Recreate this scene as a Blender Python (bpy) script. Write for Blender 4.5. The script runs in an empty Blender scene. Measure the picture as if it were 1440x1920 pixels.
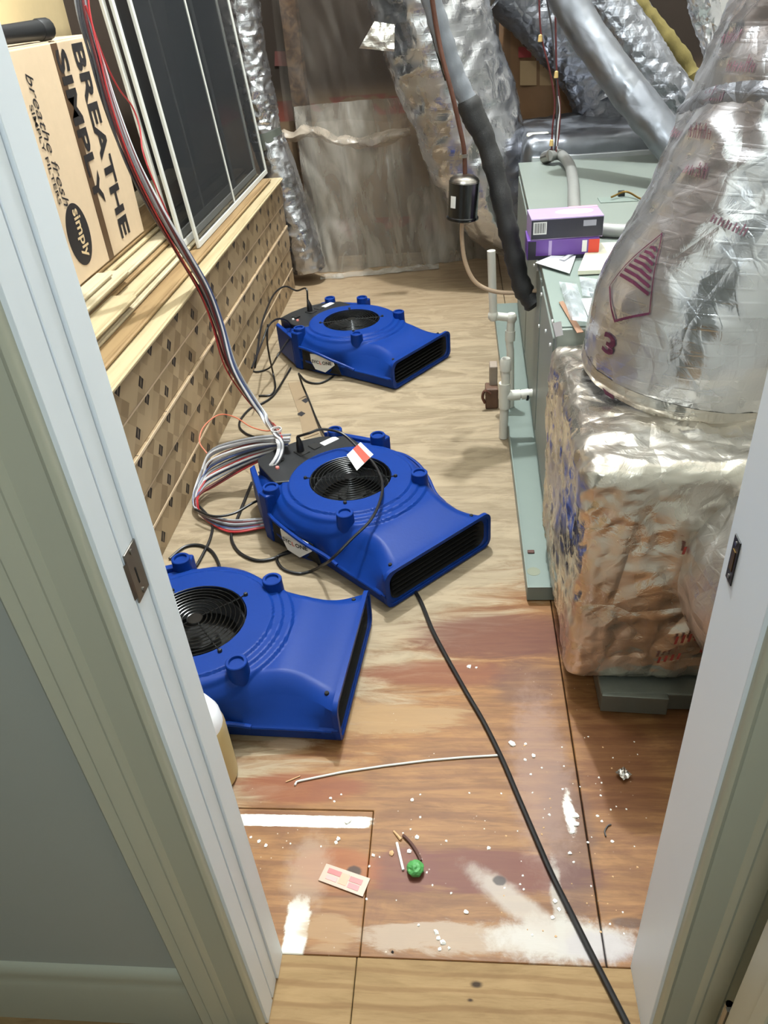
import bpy, bmesh, math, random
import numpy as np
from mathutils import Vector, Matrix, noise
R_ = random.Random(7)
SC = bpy.context.scene
COL = SC.collection
PI = math.pi

# ---------------------------------------------------------------- camera
FPX = 1442.0
ROT = np.array([[0.99466, -0.01731, -0.10173],
                [0.07333, -0.57631, 0.81393],
                [-0.07271, -0.81705, -0.57196]])      # rows: world axes in camera axes
def _orth():
    d = np.array([904-720., 3021-960., FPX]); d /= np.linalg.norm(d)
    y = np.array([850-720., -60-960., FPX]); y -= d*(y@d); y /= np.linalg.norm(y)
    z = -d; x = np.cross(y, z)
    return np.stack([x, y, z])
ROT = _orth()
EYE = np.array([0, 0, 1.5])
cam = bpy.data.cameras.new('camera'); camo = bpy.data.objects.new('camera', cam); COL.objects.link(camo)
mm = Matrix.Identity(4)
for r in range(3):
    mm[r][0] = ROT[r][0]; mm[r][1] = -ROT[r][1]; mm[r][2] = -ROT[r][2]; mm[r][3] = EYE[r]
camo.matrix_world = mm
cam.sensor_fit = 'HORIZONTAL'; cam.sensor_width = 36; cam.lens = 36*FPX/1440
cam.clip_start = 0.02
SC.camera = camo

# ---------------------------------------------------------------- world, lamps, exposure
w = bpy.data.worlds.new('world'); SC.world = w; w.use_nodes = True
w.node_tree.nodes['Background'].inputs[0].default_value = (0.8, 0.9, 1, 1)
w.node_tree.nodes['Background'].inputs[1].default_value = 0.02
SC.view_settings.view_transform = 'Standard'; SC.view_settings.look = 'None'
SC.view_settings.exposure = -0.3; SC.view_settings.gamma = 1; SC.view_settings.use_curve_mapping = False
def lamp(name, loc, energy, color, radius):
    l = bpy.data.lights.new(name, 'POINT'); l.energy = energy; l.color = color; l.shadow_soft_size = radius
    o = bpy.data.objects.new(name, l); COL.objects.link(o); o.location = loc; return o
lamp('attic_ridge_bulb', (-0.22, 3.6, 4.9), 1100, (0.92, 0.98, 1.0), 0.06)
lamp('attic_door_bulb', (-0.12, 1.6, 2.42), 75, (0.90, 0.98, 1.0), 0.06)
hall = bpy.data.lights.new('hall_ceiling_light', 'AREA'); hall.energy = 23; hall.color = (0.86, 0.98, 1.0); hall.size = 0.4
ho = bpy.data.objects.new('hall_ceiling_light', hall); COL.objects.link(ho); ho.location = (0.0, -0.5, 2.38)

# ---------------------------------------------------------------- pixel -> point on a plane of the room
def _ray(u, v): return ROT @ np.array([u-720., v-960., FPX])
def PZ(u, v, z=0.0):
    r = _ray(u, v); return Vector(EYE+r*(z-EYE[2])/r[2])
def PY(u, v, y):
    r = _ray(u, v); return Vector(EYE+r*(y-EYE[1])/r[1])
def PX(u, v, x):
    r = _ray(u, v); return Vector(EYE+r*(x-EYE[0])/r[0])

# ---------------------------------------------------------------- materials
def lin(c): return tuple((x/255/12.92 if x/255 <= .04045 else ((x/255+.055)/1.055)**2.4) for x in c)
class NT:
    def __init__(s, name):
        s.m = bpy.data.materials.new(name); s.m.use_nodes = True
        s.t = s.m.node_tree; s.b = s.t.nodes['Principled BSDF']; s.o = s.t.nodes['Material Output']
    def n(s, typ, **kw):
        x = s.t.nodes.new(typ)
        for k, v in kw.items(): setattr(x, k, v)
        return x
    def l(s, a, b): s.t.links.new(a, b)
    def val(s, inp, v):
        if hasattr(v, 'links') or hasattr(v, 'is_output'): s.l(v, inp)
        else: inp.default_value = v
    def math(s, op, a, b=0.0, c=None, clamp=False):
        x = s.n('ShaderNodeMath', operation=op, use_clamp=clamp); s.val(x.inputs[0], a); s.val(x.inputs[1], b)
        if c is not None: s.val(x.inputs[2], c)
        return x.outputs[0]
    def mix(s, f, a, b, mode='MIX'):
        x = s.n('ShaderNodeMix', data_type='RGBA', blend_type=mode); s.val(x.inputs[0], f)
        for i, v in ((6, a), (7, b)):
            if isinstance(v, tuple): x.inputs[i].default_value = (*v[:3], 1)
            else: s.l(v, x.inputs[i])
        return x.outputs[2]
    def pos(s, scale=(1, 1, 1), obj=True, loc=(0, 0, 0)):
        c = s.n('ShaderNodeTexCoord'); m = s.n('ShaderNodeMapping'); m.inputs['Scale'].default_value = scale; m.inputs['Location'].default_value = loc
        s.l(c.outputs['Object'], m.inputs['Vector']); return m.outputs[0]
    def noise(s, vec, scale, detail=4, rough=.55, dist=0.0):
        x = s.n('ShaderNodeTexNoise'); s.l(vec, x.inputs['Vector']); x.inputs['Scale'].default_value = scale
        x.inputs['Detail'].default_value = detail; x.inputs['Roughness'].default_value = rough; x.inputs['Distortion'].default_value = dist
        return x.outputs['Fac']
    def rng(s, v, a, b, c=0.0, d=1.0, smooth=True):
        x = s.n('ShaderNodeMapRange', interpolation_type='SMOOTHSTEP' if smooth else 'LINEAR'); s.val(x.inputs[0], v)
        for i, k in enumerate((a, b, c, d)): x.inputs[i+1].default_value = k
        return x.outputs[0]
    def bump(s, h, strength=.3, dist=.01):
        x = s.n('ShaderNodeBump'); x.inputs['Strength'].default_value = strength; x.inputs['Distance'].default_value = dist
        s.l(h, x.inputs['Height']); s.l(x.outputs[0], s.b.inputs['Normal']); return x
    def set(s, col=None, rough=None, metal=None, spec=None):
        if col is not None: 
            if isinstance(col, tuple): s.b.inputs['Base Color'].default_value = (*col[:3], 1)
            else: s.l(col, s.b.inputs['Base Color'])
        if rough is not None: s.val(s.b.inputs['Roughness'], rough)
        if metal is not None: s.val(s.b.inputs['Metallic'], metal)
        if spec is not None: s.val(s.b.inputs['Specular IOR Level'], spec)
        return s.m
def plain(name, rgb, rough=.5, metal=0.0, var=.08, scale=18, bump=0.0, spec=.5):
    n = NT(name); c = lin(rgb); p = n.pos()
    f = n.noise(p, scale)
    col = n.mix(f, tuple(max(0, x*(1-var)) for x in c), tuple(min(1, x*(1+var)) for x in c))
    if bump: n.bump(n.noise(p, scale*6, 3), bump, .004)
    return n.set(col, rough, metal, spec)
def wood(name, a, b, axis=1, rough=.5, fine=1.0, spec=.3):
    n = NT(name); sc = [28*fine]*3; sc[axis] = 1.6*fine
    p = n.pos(tuple(sc)); f = n.noise(p, 1.0, 6, .6, .6)
    g = n.rng(f, .35, .68)
    n.bump(f, .12, .002)
    return n.set(n.mix(g, lin(a), lin(b)), rough, 0, spec)

M_white = plain('jamb_white_paint', (234, 240, 247), .42, 0, .015, 9)
M_trim = plain('hall_trim_paint', (190, 190, 172), .32, 0, .02, 9)
M_hallwall = plain('hall_wall_paint', (176, 179, 172), .7, 0, .02, 12, .05)
M_strike = plain('brushed_steel', (150, 145, 138), .3, 1, .12, 60)
M_dark = plain('dark_recess', (14, 12, 10), .8, 0, .1)
M_brass = plain('aged_brass', (128, 102, 56), .35, 1, .15, 40)
M_black = plain('black_plastic', (24, 25, 27), .42, 0, .12, 30, .05)
M_rubber = plain('black_rubber_cord', (20, 19, 20), .42, 0, .1, 30)
M_gloss = plain('glossy_black_wire', (16, 17, 18), .22, 0, .1, 30)
M_blue = plain('moulded_blue_plastic', (12, 47, 118), .42, 0, .07, 14, .06, .14)
M_label = plain('white_sticker', (222, 220, 216), .45, 0, .03)
M_red = plain('red_print', (200, 60, 40), .5, 0, .05)
M_ink = plain('black_print', (28, 24, 26), .6, 0, .05)
M_cream = plain('cream_print', (205, 180, 140), .6, 0, .05)
M_grey = plain('grey_painted_steel', (126, 133, 126), .42, 0, .05, 6, .02)
M_pan = plain('sea_green_pan_steel', (124, 135, 128), .42, 0, .08, 5, .03)
M_pvc = plain('white_pvc', (216, 213, 202), .38, 0, .05, 20)
M_copper = plain('dusty_copper', (98, 64, 52), .45, .5, .2, 30)
M_tan_tube = plain('dusty_tan_tube', (176, 150, 124), .5, 0, .15, 30)
M_pipe_black = plain('black_foam_sleeve', (34, 33, 33), .55, 0, .2, 60, .35)
M_pipe_grey = plain('grey_foam_sleeve', (112, 115, 121), .5, 0, .1, 30, .2)
M_cond = plain('grey_flex_conduit', (150, 150, 146), .45, .3, .08, 30)
M_kraft = plain('kraft_carton_board', (204, 180, 150), .7, 0, .06, 30, .04)
M_kraft2 = plain('pale_carton_board', (222, 196, 148), .7, 0, .05, 30)
M_tape = plain('brown_seam_tape', (84, 62, 42), .45, 0, .1, 30)  # brown seam tape; also colours the slab under the floor boards
M_alu = plain('white_painted_aluminium', (212, 211, 204), .38, 0, .03, 30)
M_paper = plain('white_paper', (232, 232, 236), .6, 0, .02, 20)
M_ivory = plain('ivory_booklet', (226, 222, 200), .6, 0, .03, 20)
M_manila = plain('manila_card', (204, 172, 110), .6, 0, .05, 20)
M_purple = plain('purple_carton_print', (98, 62, 140), .35, 0, .15, 20)
M_lilac = plain('lilac_carton_print', (168, 146, 188), .35, 0, .12, 25)
M_navy = plain('charcoal_carton_print', (44, 42, 54), .35, 0, .12, 25)
M_purpleink = plain('maroon_print_on_foil', (92, 42, 66), .45, .3, .1, 30)
M_green = plain('crumpled_green_foil', (80, 150, 80), .5, 0, .2, 60)
M_plaster = plain('white_plaster_crumb', (250, 247, 240), .8, 0, .04, 80, .2)
M_tancrumb = plain('tan_wood_crumb', (205, 165, 120), .8, 0, .1, 60)
M_brownbark = plain('brown_twig', (84, 52, 44), .7, 0, .2, 60)
M_jug = plain('cloudy_beige_jug', (190, 168, 118), .35, 0, .05, 10)
M_jugw = plain('white_jug_top', (236, 236, 238), .35, 0, .02, 10)
M_yellow = plain('yellow_fibreglass', (112, 100, 54), .9, 0, .25, 60, .5)
M_drywall = plain('pale_bounce_drywall', (214, 212, 205), .8, 0, .03, 8)  # kept pale so the unseen wall and ceiling bounce fill onto the foil
M_roof = wood('dark_roof_boards', (58, 44, 34), (92, 70, 52), 1, .8)
M_wallbrown = plain('dark_brown_building_paper', (70, 56, 44), .75, 0, .18, 5, .15)
M_steelfoot = plain('grey_sheet_metal', (112, 116, 108), .4, .6, .12, 20, .1)
M_beam = wood('pale_stud_timber', (150, 112, 76), (178, 138, 98), 2, .7)
M_w = {'grey': plain('grey_wire_sheath', (150, 150, 154), .35, 0, .05), 'white': plain('white_wire_sheath', (214, 212, 214), .35, 0, .04),
       'red': plain('red_wire_sheath', (168, 44, 48), .35, 0, .08), 'maroon': plain('maroon_wire_sheath', (98, 40, 42), .4, 0, .1),
       'blue': plain('blue_wire_sheath', (70, 84, 124), .35, 0, .08), 'dark': plain('charcoal_wire_sheath', (66, 64, 68), .4, 0, .08),
       'orange': plain('orange_wire_sheath', (206, 112, 84), .4, 0, .06)}

def foil_mat(name, base=(214, 214, 218), rough=.24, bstr=.35, scale=15, tint=None, grid=True):
    n = NT(name); p = n.pos()
    a = n.noise(p, scale, 5, .6, .8); v = n.n('ShaderNodeTexVoronoi', feature='DISTANCE_TO_EDGE'); n.l(p, v.inputs['Vector']); v.inputs['Scale'].default_value = scale*.8
    h = n.math('ADD', n.math('MULTIPLY', a, .55), n.math('MULTIPLY', n.math('MINIMUM', v.outputs['Distance'], .4), 1.5))
    if grid:                                    # scrim threads laminated under the film
        q = n.n('ShaderNodeSeparateXYZ'); n.l(p, q.inputs[0])
        g = n.math('MAXIMUM', n.rng(n.math('ABSOLUTE', n.math('SINE', n.math('MULTIPLY', q.outputs[2], 120))), .93, 1), n.rng(n.math('ABSOLUTE', n.math('SINE', n.math('MULTIPLY', n.math('ADD', q.outputs[0], q.outputs[1]), 110))), .93, 1))
        h = n.math('ADD', h, n.math('MULTIPLY', g, .06))
    n.bump(h, bstr, .012)
    f = n.noise(p, 3.2, 3); c = n.mix(n.rng(f, .35, .7), lin(base), tuple(x*.74 for x in lin(base)))
    if tint: c = n.mix(n.rng(n.noise(p, 1.9, 2), .55, .72, 0, .8), c, lin(tint))
    r = n.rng(n.noise(p, 9, 2), .3, .7, rough*.7, rough*1.5)
    return n.set(c, r, .93)
M_foil = foil_mat('silver_foil_wrap')
M_foilw = foil_mat('warm_silver_foil_wrap', (214, 208, 200), .3, .5, 18, None)
M_foild = foil_mat('dull_grey_foil', (156, 158, 165), .36, .5, 26)
M_foils = foil_mat('smooth_shaded_grey_foil', (140, 143, 150), .42, .2, 10, None, False)  # dull grey, deepened to put the shade among the upper ducts into the colour

def floor_mat(near):
    n = NT('stained_plywood' if near else 'hall_oak')
    tc = n.n('ShaderNodeNewGeometry'); sep = n.n('ShaderNodeSeparateXYZ'); n.l(tc.outputs['Position'], sep.inputs[0])
    X, Y = sep.outputs[0], sep.outputs[1]
    mp = n.n('ShaderNodeMapping'); n.l(tc.outputs['Position'], mp.inputs[0]); mp.inputs['Scale'].default_value = (4.2, 24, 1)
    g1 = n.noise(mp.outputs[0], 1.0, 9, .68, .8)
    mp2 = n.n('ShaderNodeMapping'); n.l(tc.outputs['Position'], mp2.inputs[0]); mp2.inputs['Scale'].default_value = (14, 190, 1)
    g2 = n.noise(mp2.outputs[0], 1.0, 4, .65, .4)
    # cathedral figure
    wv = n.n('ShaderNodeTexWave', wave_type='BANDS', bands_direction='Y'); 
    mp3 = n.n('ShaderNodeMapping'); n.l(tc.outputs['Position'], mp3.inputs[0]); mp3.inputs['Scale'].default_value = (1.2, 4, 1); mp3.inputs['Location'].default_value = (.4, .3, .2)
    n.l(mp3.outputs[0], wv.inputs['Vector']); wv.inputs['Scale'].default_value = 2.2 if near else 2.6; wv.inputs['Distortion'].default_value = 9; wv.inputs['Detail'].default_value = 3; wv.inputs['Detail Scale'].default_value = .45
    if not near:
        c = n.mix(n.rng(g1, .3, .72), lin((134, 108, 74)), lin((158, 130, 92)))
        c = n.mix(n.rng(wv.outputs['Fac'], .7, .97, 0, .38), c, lin((108, 76, 46)))
        c = n.mix(n.rng(g2, .5, .75, 0, .4), c, lin((112, 82, 52)))
        for (x, y, r) in ((PZ(893, 1846).x, PZ(893, 1846).y, .014), (PZ(882, 1875).x, PZ(882, 1875).y, .009)):
            d = n.math('SQRT', n.math('ADD', n.math('POWER', n.math('MULTIPLY', n.math('SUBTRACT', X, x), .55), 2), n.math('POWER', n.math('SUBTRACT', Y, y), 2)))
            c = n.mix(n.rng(n.math('ADD', d, n.math('MULTIPLY', g1, .01)), r*1.0, r*.6, 0, .95), c, lin((44, 32, 25)))
        n.bump(g2, .08, .001)
        return n.set(c, .62, 0, .12)
    blot = n.noise(tc.outputs['Position'], 2.6, 8, .66, .5); fineblot = n.noise(tc.outputs['Position'], 24, 9, .72, .3)
    far = n.mix(n.rng(g1, .28, .72), lin((124, 108, 86)), lin((156, 140, 116)))
    mp4 = n.n('ShaderNodeMapping'); n.l(tc.outputs['Position'], mp4.inputs[0]); mp4.inputs['Scale'].default_value = (3.0, 9, 1)
    g3 = n.noise(mp4.outputs[0], 1.0, 5, .65, 1.6)
    far = n.mix(n.rng(g3, .48, .62, 0, .55), far, lin((168, 150, 124)))
    far = n.mix(n.rng(g2, .55, .85, 0, .2), far, lin((112, 88, 62)))
    nearc = n.mix(n.rng(g1, .3, .7), lin((112, 74, 40)), lin((150, 108, 66)))
    nearc = n.mix(n.rng(wv.outputs['Fac'], .6, .97, 0, .32), nearc, lin((98, 56, 32)))
    nearc = n.mix(n.rng(g2, .46, .7, 0, .4), nearc, lin((92, 56, 34)))
    nearc = n.mix(n.rng(blot, .55, .62, 0, .35), nearc, lin((100, 58, 40)))
    edge = n.math('ADD', Y, n.math('MULTIPLY', n.math('SUBTRACT', g1, .5), 1.0)); edge = n.math('SUBTRACT', edge, n.math('MULTIPLY', X, 1.0))
    c = n.mix(n.rng(edge, 1.42, 1.75), nearc, far)
    # browner towards the rear
    c = n.mix(n.rng(Y, 3.3, 4.8, 0, .45), c, lin((140, 112, 82)))
    def blob(c, x, y, rx, ry, col, k, soft=.5, tex=None, amp=.5, rot=0.0, p=2):
        dx = n.math('SUBTRACT', X, x); dy = n.math('SUBTRACT', Y, y)
        if rot:
            ca, sa = math.cos(rot), math.sin(rot)
            dx, dy = n.math('ADD', n.math('MULTIPLY', dx, ca), n.math('MULTIPLY', dy, sa)), n.math('SUBTRACT', n.math('MULTIPLY', dy, ca), n.math('MULTIPLY', dx, sa))
        d = n.math('POWER', n.math('ADD', n.math('POWER', n.math('ABSOLUTE', n.math('DIVIDE', dx, rx)), p), n.math('POWER', n.math('ABSOLUTE', n.math('DIVIDE', dy, ry)), p)), 1/p)
        d = n.math('ADD', d, n.math('MULTIPLY', n.math('SUBTRACT', tex if tex is not None else g1, .5), amp*2))
        return n.mix(n.rng(d, 1+soft*.25, 1-soft*.55, 0, k), c, lin(col))
    c = blob(c, .10, 1.54, .26, .10, (92, 52, 44), .75, .7)
    c = blob(c, -.06, 1.40, .22, .05, (112, 62, 42), .7, .7)
    c = blob(c, .15, 1.37, .09, .09, (84, 60, 56), .5, .8)
    c = blob(c, .05, .865, .22, .05, (98, 50, 40), .85, .35)
    c = blob(c, -.13, .865, .08, .05, (104, 58, 46), .8, .35)
    c = blob(c, -.27, .86, .10, .05, (150, 84, 44), .6, .6)
    c = blob(c, .21, .95, .06, .20, (84, 60, 54), .6, .8)
    c = blob(c, .165, 1.10, .07, .26, (150, 122, 110), .55, .9, fineblot, .6)       # drywall dust beside the joint
    c = blob(c, -.38, 1.05, .16, .045, (120, 62, 36), .7, .5)
    c = blob(c, .34, 1.12, .1, .2, (96, 52, 30), .5, .9)
    c = blob(c, -.16, 1.25, .15, .06, (160, 130, 92), .7, .6, g1, 1.9)
    c = blob(c, -.02, .73, .19, .032, (172, 152, 132), .8, .5, g1, 1.5)
    c = blob(c, .17, .735, .14, .045, (196, 190, 182), .85, .8, fineblot, .7)
    c = blob(c, .09, .80, .13, .028, (184, 172, 160), .75, .9, fineblot, .5, -.65)
    c = blob(c, .235, .725, .08, .03, (178, 170, 170), .7, .8, fineblot, .6)
    c = blob(c, -.336, .735, .024, .062, (222, 218, 206), .92, .3, fineblot, .5, 0, 5)
    c = blob(c, -.33, .85, .05, .09, (166, 142, 122), .5, .9, fineblot, .6)
    c = blob(c, -.27, .735, .06, .034, (160, 128, 92), .7, .5, g1, 1.4)
    c = blob(c, -.365, .966, .157, .0145, (226, 221, 210), .97, .12, fineblot, .25, 0, 8)  # plaster smear along the sheet edge
    c = blob(c, .215, 1.0, .012, .05, (240, 236, 226), .9, .6, fineblot, 1.2)
    c = blob(c, .17, .80, .012, .10, (190, 184, 174), .6, .8, fineblot, 1.0)
    c = blob(c, -.43, 1.17, .06, .018, (184, 156, 130), .7, .6, fineblot, .6)
    c = blob(c, -.235, .855, .017, .013, (52, 36, 28), .9, .5, fineblot, .3)
    c = blob(c, .06, .845, .014, .010, (48, 42, 42), .85, .5, fineblot, .6)
    c = blob(c, .30, .77, .04, .010, (66, 46, 40), .7, .7, fineblot, .8)
    c = blob(c, -.02, 1.63, .055, .03, (120, 84, 56), .35, .6, fineblot, 1.2)
    sp = n.n('ShaderNodeTexVoronoi'); n.l(tc.outputs['Position'], sp.inputs['Vector']); sp.inputs['Scale'].default_value = 55
    spk = n.math('MULTIPLY', n.rng(n.math('ADD', sp.outputs['Distance'], n.math('MULTIPLY', fineblot, .25)), .23, .17), n.rng(n.noise(tc.outputs['Position'], 4, 2), .5, .62))
    spk = n.math('MULTIPLY', spk, n.rng(Y, 1.5, 1.1))
    c = n.mix(n.math('MULTIPLY', spk, .8), c, lin((226, 214, 196)))
    n.bump(n.math('ADD', g2, n.math('MULTIPLY', g1, .7)), .15, .0015)
    rr = n.rng(edge, 1.2, 1.8, .5, .65)
    return n.set(c, rr, 0, .25)
M_ply = floor_mat(True); M_oak = floor_mat(False)

def carton_mat():
    n = NT('printed_flooring_carton'); tc = n.n('ShaderNodeTexCoord'); s = n.n('ShaderNodeSeparateXYZ'); n.l(tc.outputs['Object'], s.inputs[0])
    y, z = s.outputs[1], s.outputs[2]
    a = n.math('ADD', n.math('DIVIDE', y, .075), n.math('DIVIDE', z, .066)); b = n.math('SUBTRACT', n.math('DIVIDE', y, .075), n.math('DIVIDE', z, .066))
    cv = n.n('ShaderNodeCombineXYZ'); n.l(n.math('FLOOR', a), cv.inputs[0]); n.l(n.math('FLOOR', b), cv.inputs[1])
    wn = n.n('ShaderNodeTexWhiteNoise', noise_dimensions='2D'); n.l(cv.outputs[0], wn.inputs['Vector'])
    c = n.mix(n.rng(wn.outputs['Value'], .45, .95, 0, 1, False), lin((160, 138, 108)), lin((130, 109, 82)))
    def mark(c, y0, z0):
        fy = n.math('SUBTRACT', n.math('MODULO', n.math('ADD', y, 10-y0+.1425), .285), .1425); dz = n.math('SUBTRACT', z, z0)
        # parallelogram: sheared diamond
        d = n.math('ADD', n.math('DIVIDE', n.math('ABSOLUTE', n.math('SUBTRACT', fy, n.math('MULTIPLY', dz, .12))), .0235), n.math('DIVIDE', n.math('ABSOLUTE', dz), .0225))
        c = n.mix(n.rng(d, 1.04, .96), c, lin((36, 28, 24)))
        st = n.math('ADD', n.math('ABSOLUTE', n.math('SUBTRACT', fy, n.math('MULTIPLY', dz, .8))), n.math('MULTIPLY', n.math('ABSOLUTE', dz), .12))
        return n.mix(n.rng(st, .0034, .002, 0, .6), c, n.mix(n.rng(d, .95, .85), c, lin((186, 166, 140))))
    c = mark(c, .0, .100); c = mark(c, .16, .046)
    n.bump(n.noise(n.pos(), 60, 3), .08, .002)
    return n.set(c, .62, 0, .3)
M_carton = carton_mat()

def mesh_screen_mat():
    n = NT('dark_insect_mesh'); tr = n.n('ShaderNodeBsdfTransparent'); mx = n.n('ShaderNodeMixShader'); mx.inputs[0].default_value = .62
    n.set(lin((44, 47, 50)), .6, 0, .2); n.l(tr.outputs[0], mx.inputs[1]); n.l(n.b.outputs[0], mx.inputs[2]); n.l(mx.outputs[0], n.o.inputs['Surface']); return n.m
M_mesh = mesh_screen_mat()
def film_mat(name, fac, col, rough=.35):
    n = NT(name); tr = n.n('ShaderNodeBsdfTransparent'); mx = n.n('ShaderNodeMixShader')
    p = n.pos((4, 4, 1.3)); f = n.rng(n.noise(p, 1.6, 5, .6, 1.0), .3, .7, fac*.55, min(1, fac*1.4)); n.l(f, mx.inputs[0])
    n.set(lin(col), rough, 0, .6); n.bump(n.noise(n.pos((9, 9, 2)), 1, 5, .55, 1.0), .35, .015)
    n.l(tr.outputs[0], mx.inputs[1]); n.l(n.b.outputs[0], mx.inputs[2]); n.l(mx.outputs[0], n.o.inputs['Surface']); return n.m
M_film = film_mat('dusty_polythene', .58, (168, 162, 152), .26)
M_bag = film_mat('clear_plastic_bag', .5, (205, 210, 216), .15)
def batt_mat():
    n = NT('kraft_faced_batts'); tc = n.n('ShaderNodeNewGeometry'); s = n.n('ShaderNodeSeparateXYZ'); n.l(tc.outputs['Position'], s.inputs[0])
    c = n.mix(n.noise(tc.outputs['Position'], 4, 4), lin((104, 84, 64)), lin((140, 116, 90)))
    st = n.rng(n.math('ABSOLUTE', n.math('SUBTRACT', n.math('MODULO', n.math('ADD', s.outputs[0], 10.1), .4), .2)), .03, .02)
    c = n.mix(n.math('MULTIPLY', st, .5), c, lin((84, 60, 42)))
    pr = n.math('MULTIPLY', n.rng(n.math('SINE', n.math('MULTIPLY', s.outputs[2], 9)), .86, .9), n.rng(n.noise(tc.outputs['Position'], 6, 1), .52, .55))
    c = n.mix(n.math('MULTIPLY', pr, .7), c, lin((128, 44, 40)))
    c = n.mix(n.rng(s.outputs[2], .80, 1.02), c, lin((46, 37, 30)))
    return n.set(c, .7, 0, .25)
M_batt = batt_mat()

# ---------------------------------------------------------------- mesh builder
class MB:
    def __init__(s): s.v = []; s.f = []
    def add(s, vs, fs):
        o = len(s.v); s.v += [tuple(v) for v in vs]; s.f += [tuple(i+o for i in f) for f in fs]; return s
    def box(s, a, b):
        (x0, y0, z0), (x1, y1, z1) = a, b
        return s.add([(x0, y0, z0), (x1, y0, z0), (x1, y1, z0), (x0, y1, z0), (x0, y0, z1), (x1, y0, z1), (x1, y1, z1), (x0, y1, z1)],
                     [(0, 3, 2, 1), (4, 5, 6, 7), (0, 1, 5, 4), (1, 2, 6, 5), (2, 3, 7, 6), (3, 0, 4, 7)])
    def prism(s, poly, z0, z1, fn=None):
        n = len(poly); fn = fn or (lambda x, y, z: (x, y, z))
        vs = [fn(x, y, z0) for x, y in poly]+[fn(x, y, z1) for x, y in poly]
        fs = [tuple(range(n))[::-1], tuple(range(n, 2*n))]+[(i, (i+1) % n, n+(i+1) % n, n+i) for i in range(n)]
        return s.add(vs, fs)
    def tube(s, pts, r, n=8, caps=True):
        pts = [Vector(p) for p in pts]; N = len(pts); rs = r if isinstance(r, (list, tuple)) else [r]*N
        t = [(pts[min(i+1, N-1)]-pts[max(i-1, 0)]).normalized() for i in range(N)]
        ref = Vector((0, 0, 1)) if abs(t[0].z) < .9 else Vector((1, 0, 0))
        u = t[0].cross(ref).normalized(); vs = []
        for i in range(N):
            u = (u-t[i]*u.dot(t[i])); u = u.normalized() if u.length > 1e-6 else t[i].orthogonal().normalized()
            w_ = t[i].cross(u)
            for k in range(n):
                a = 2*PI*k/n; vs.append(pts[i]+(u*math.cos(a)+w_*math.sin(a))*rs[i])
        fs = [(i*n+k, i*n+(k+1) % n, (i+1)*n+(k+1) % n, (i+1)*n+k) for i in range(N-1) for k in range(n)]
        if caps: fs += [tuple(range(n))[::-1], tuple(range((N-1)*n, N*n))]
        return s.add(vs, fs)
    def lathe(s, prof, n=24, c=(0, 0, 0), closed=False):
        m = len(prof); vs = []
        for k in range(n):
            a = 2*PI*k/n
            for r, z in prof: vs.append((c[0]+r*math.cos(a), c[1]+r*math.sin(a), c[2]+z))
        fs = [(k*m+i, ((k+1) % n)*m+i, ((k+1) % n)*m+i+1, k*m+i+1) for k in range(n) for i in range(m-1)]
        if closed: fs += [(k*m+m-1, ((k+1) % n)*m+m-1, ((k+1) % n)*m, k*m) for k in range(n)]
        return s.add(vs, fs)
    def grid(s, fn, nu, nv, wrap=False):
        vs = [fn(i/(nu-1), j/(nv if wrap else nv-1)) for i in range(nu) for j in range(nv)]
        J = nv if wrap else nv-1
        return s.add(vs, [(i*nv+j, i*nv+(j+1) % nv, (i+1)*nv+(j+1) % nv, (i+1)*nv+j) for i in range(nu-1) for j in range(J)])
    def mesh(s, name, smooth=False, bevel=0.0, org=(0, 0, 0), seg=2, merge=False):
        me = bpy.data.meshes.new(name); o = Vector(org)
        me.from_pydata([tuple(Vector(v)-o) for v in s.v], [], s.f)
        bm = bmesh.new(); bm.from_mesh(me)
        if merge: bmesh.ops.remove_doubles(bm, verts=bm.verts, dist=1e-5)
        bmesh.ops.recalc_face_normals(bm, faces=bm.faces)
        if bevel:
            es = [e for e in bm.edges if len(e.link_faces) == 2 and e.calc_face_angle(0) > .5]
            bmesh.ops.bevel(bm, geom=es, offset=bevel, segments=seg, affect='EDGES', clamp_overlap=True, profile=.5)
        for f in bm.faces: f.smooth = smooth
        bm.to_mesh(me); bm.free()
        if smooth: me.set_sharp_from_angle(angle=.75)
        return me
def link(name, me, mat, parent=None):
    o = bpy.data.objects.new(name, me); COL.objects.link(o)
    if mat is not None: 
        me.materials.clear(); me.materials.append(mat)
    if parent is not None: o.parent = parent
    return o
def worg(p):
    v = Vector((0, 0, 0))
    while p is not None: v = v+p.location; p = p.parent
    return v
def part(name, mb, mat, parent, smooth=False, bevel=0.0, label=None, stuff=False, seg=2, merge=False, local=False):
    """mesh child; coordinates in mb are world ones unless local"""
    o = link(name, mb.mesh(name, smooth, bevel, (0, 0, 0) if local else worg(parent), seg, merge), mat, parent)
    if label: o['label'] = label
    if stuff: o['kind'] = 'stuff'
    return o
def tag(o, label, cat, group=None):
    o['label'] = label; o['category'] = cat
    if group: o['group'] = group
    return o
def root(name, label, cat, loc=(0, 0, 0), group=None, rz=0.0):
    o = bpy.data.objects.new(name, None); o.empty_display_size = .05; COL.objects.link(o); o.location = loc; o.rotation_euler.z = rz
    return tag(o, label, cat, group)
def single(name, mb, mat, label, cat, smooth=False, bevel=0.0, group=None, org=None, merge=False):
    org = org if org is not None else tuple(np.mean(np.array(mb.v), axis=0)*[1, 1, 0]+[0, 0, min(v[2] for v in mb.v)])
    o = link(name, mb.mesh(name, smooth, bevel, org, 2, merge), mat); o.location = org
    return tag(o, label, cat, group)
def struct(name, mb, mat, bevel=0.0, parent=None, smooth=False):
    if parent is None: parent_org = (0, 0, 0)
    o = link(name, mb.mesh(name, smooth, bevel), mat, parent)
    if parent is None: o['kind'] = 'structure'
    return o
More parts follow.
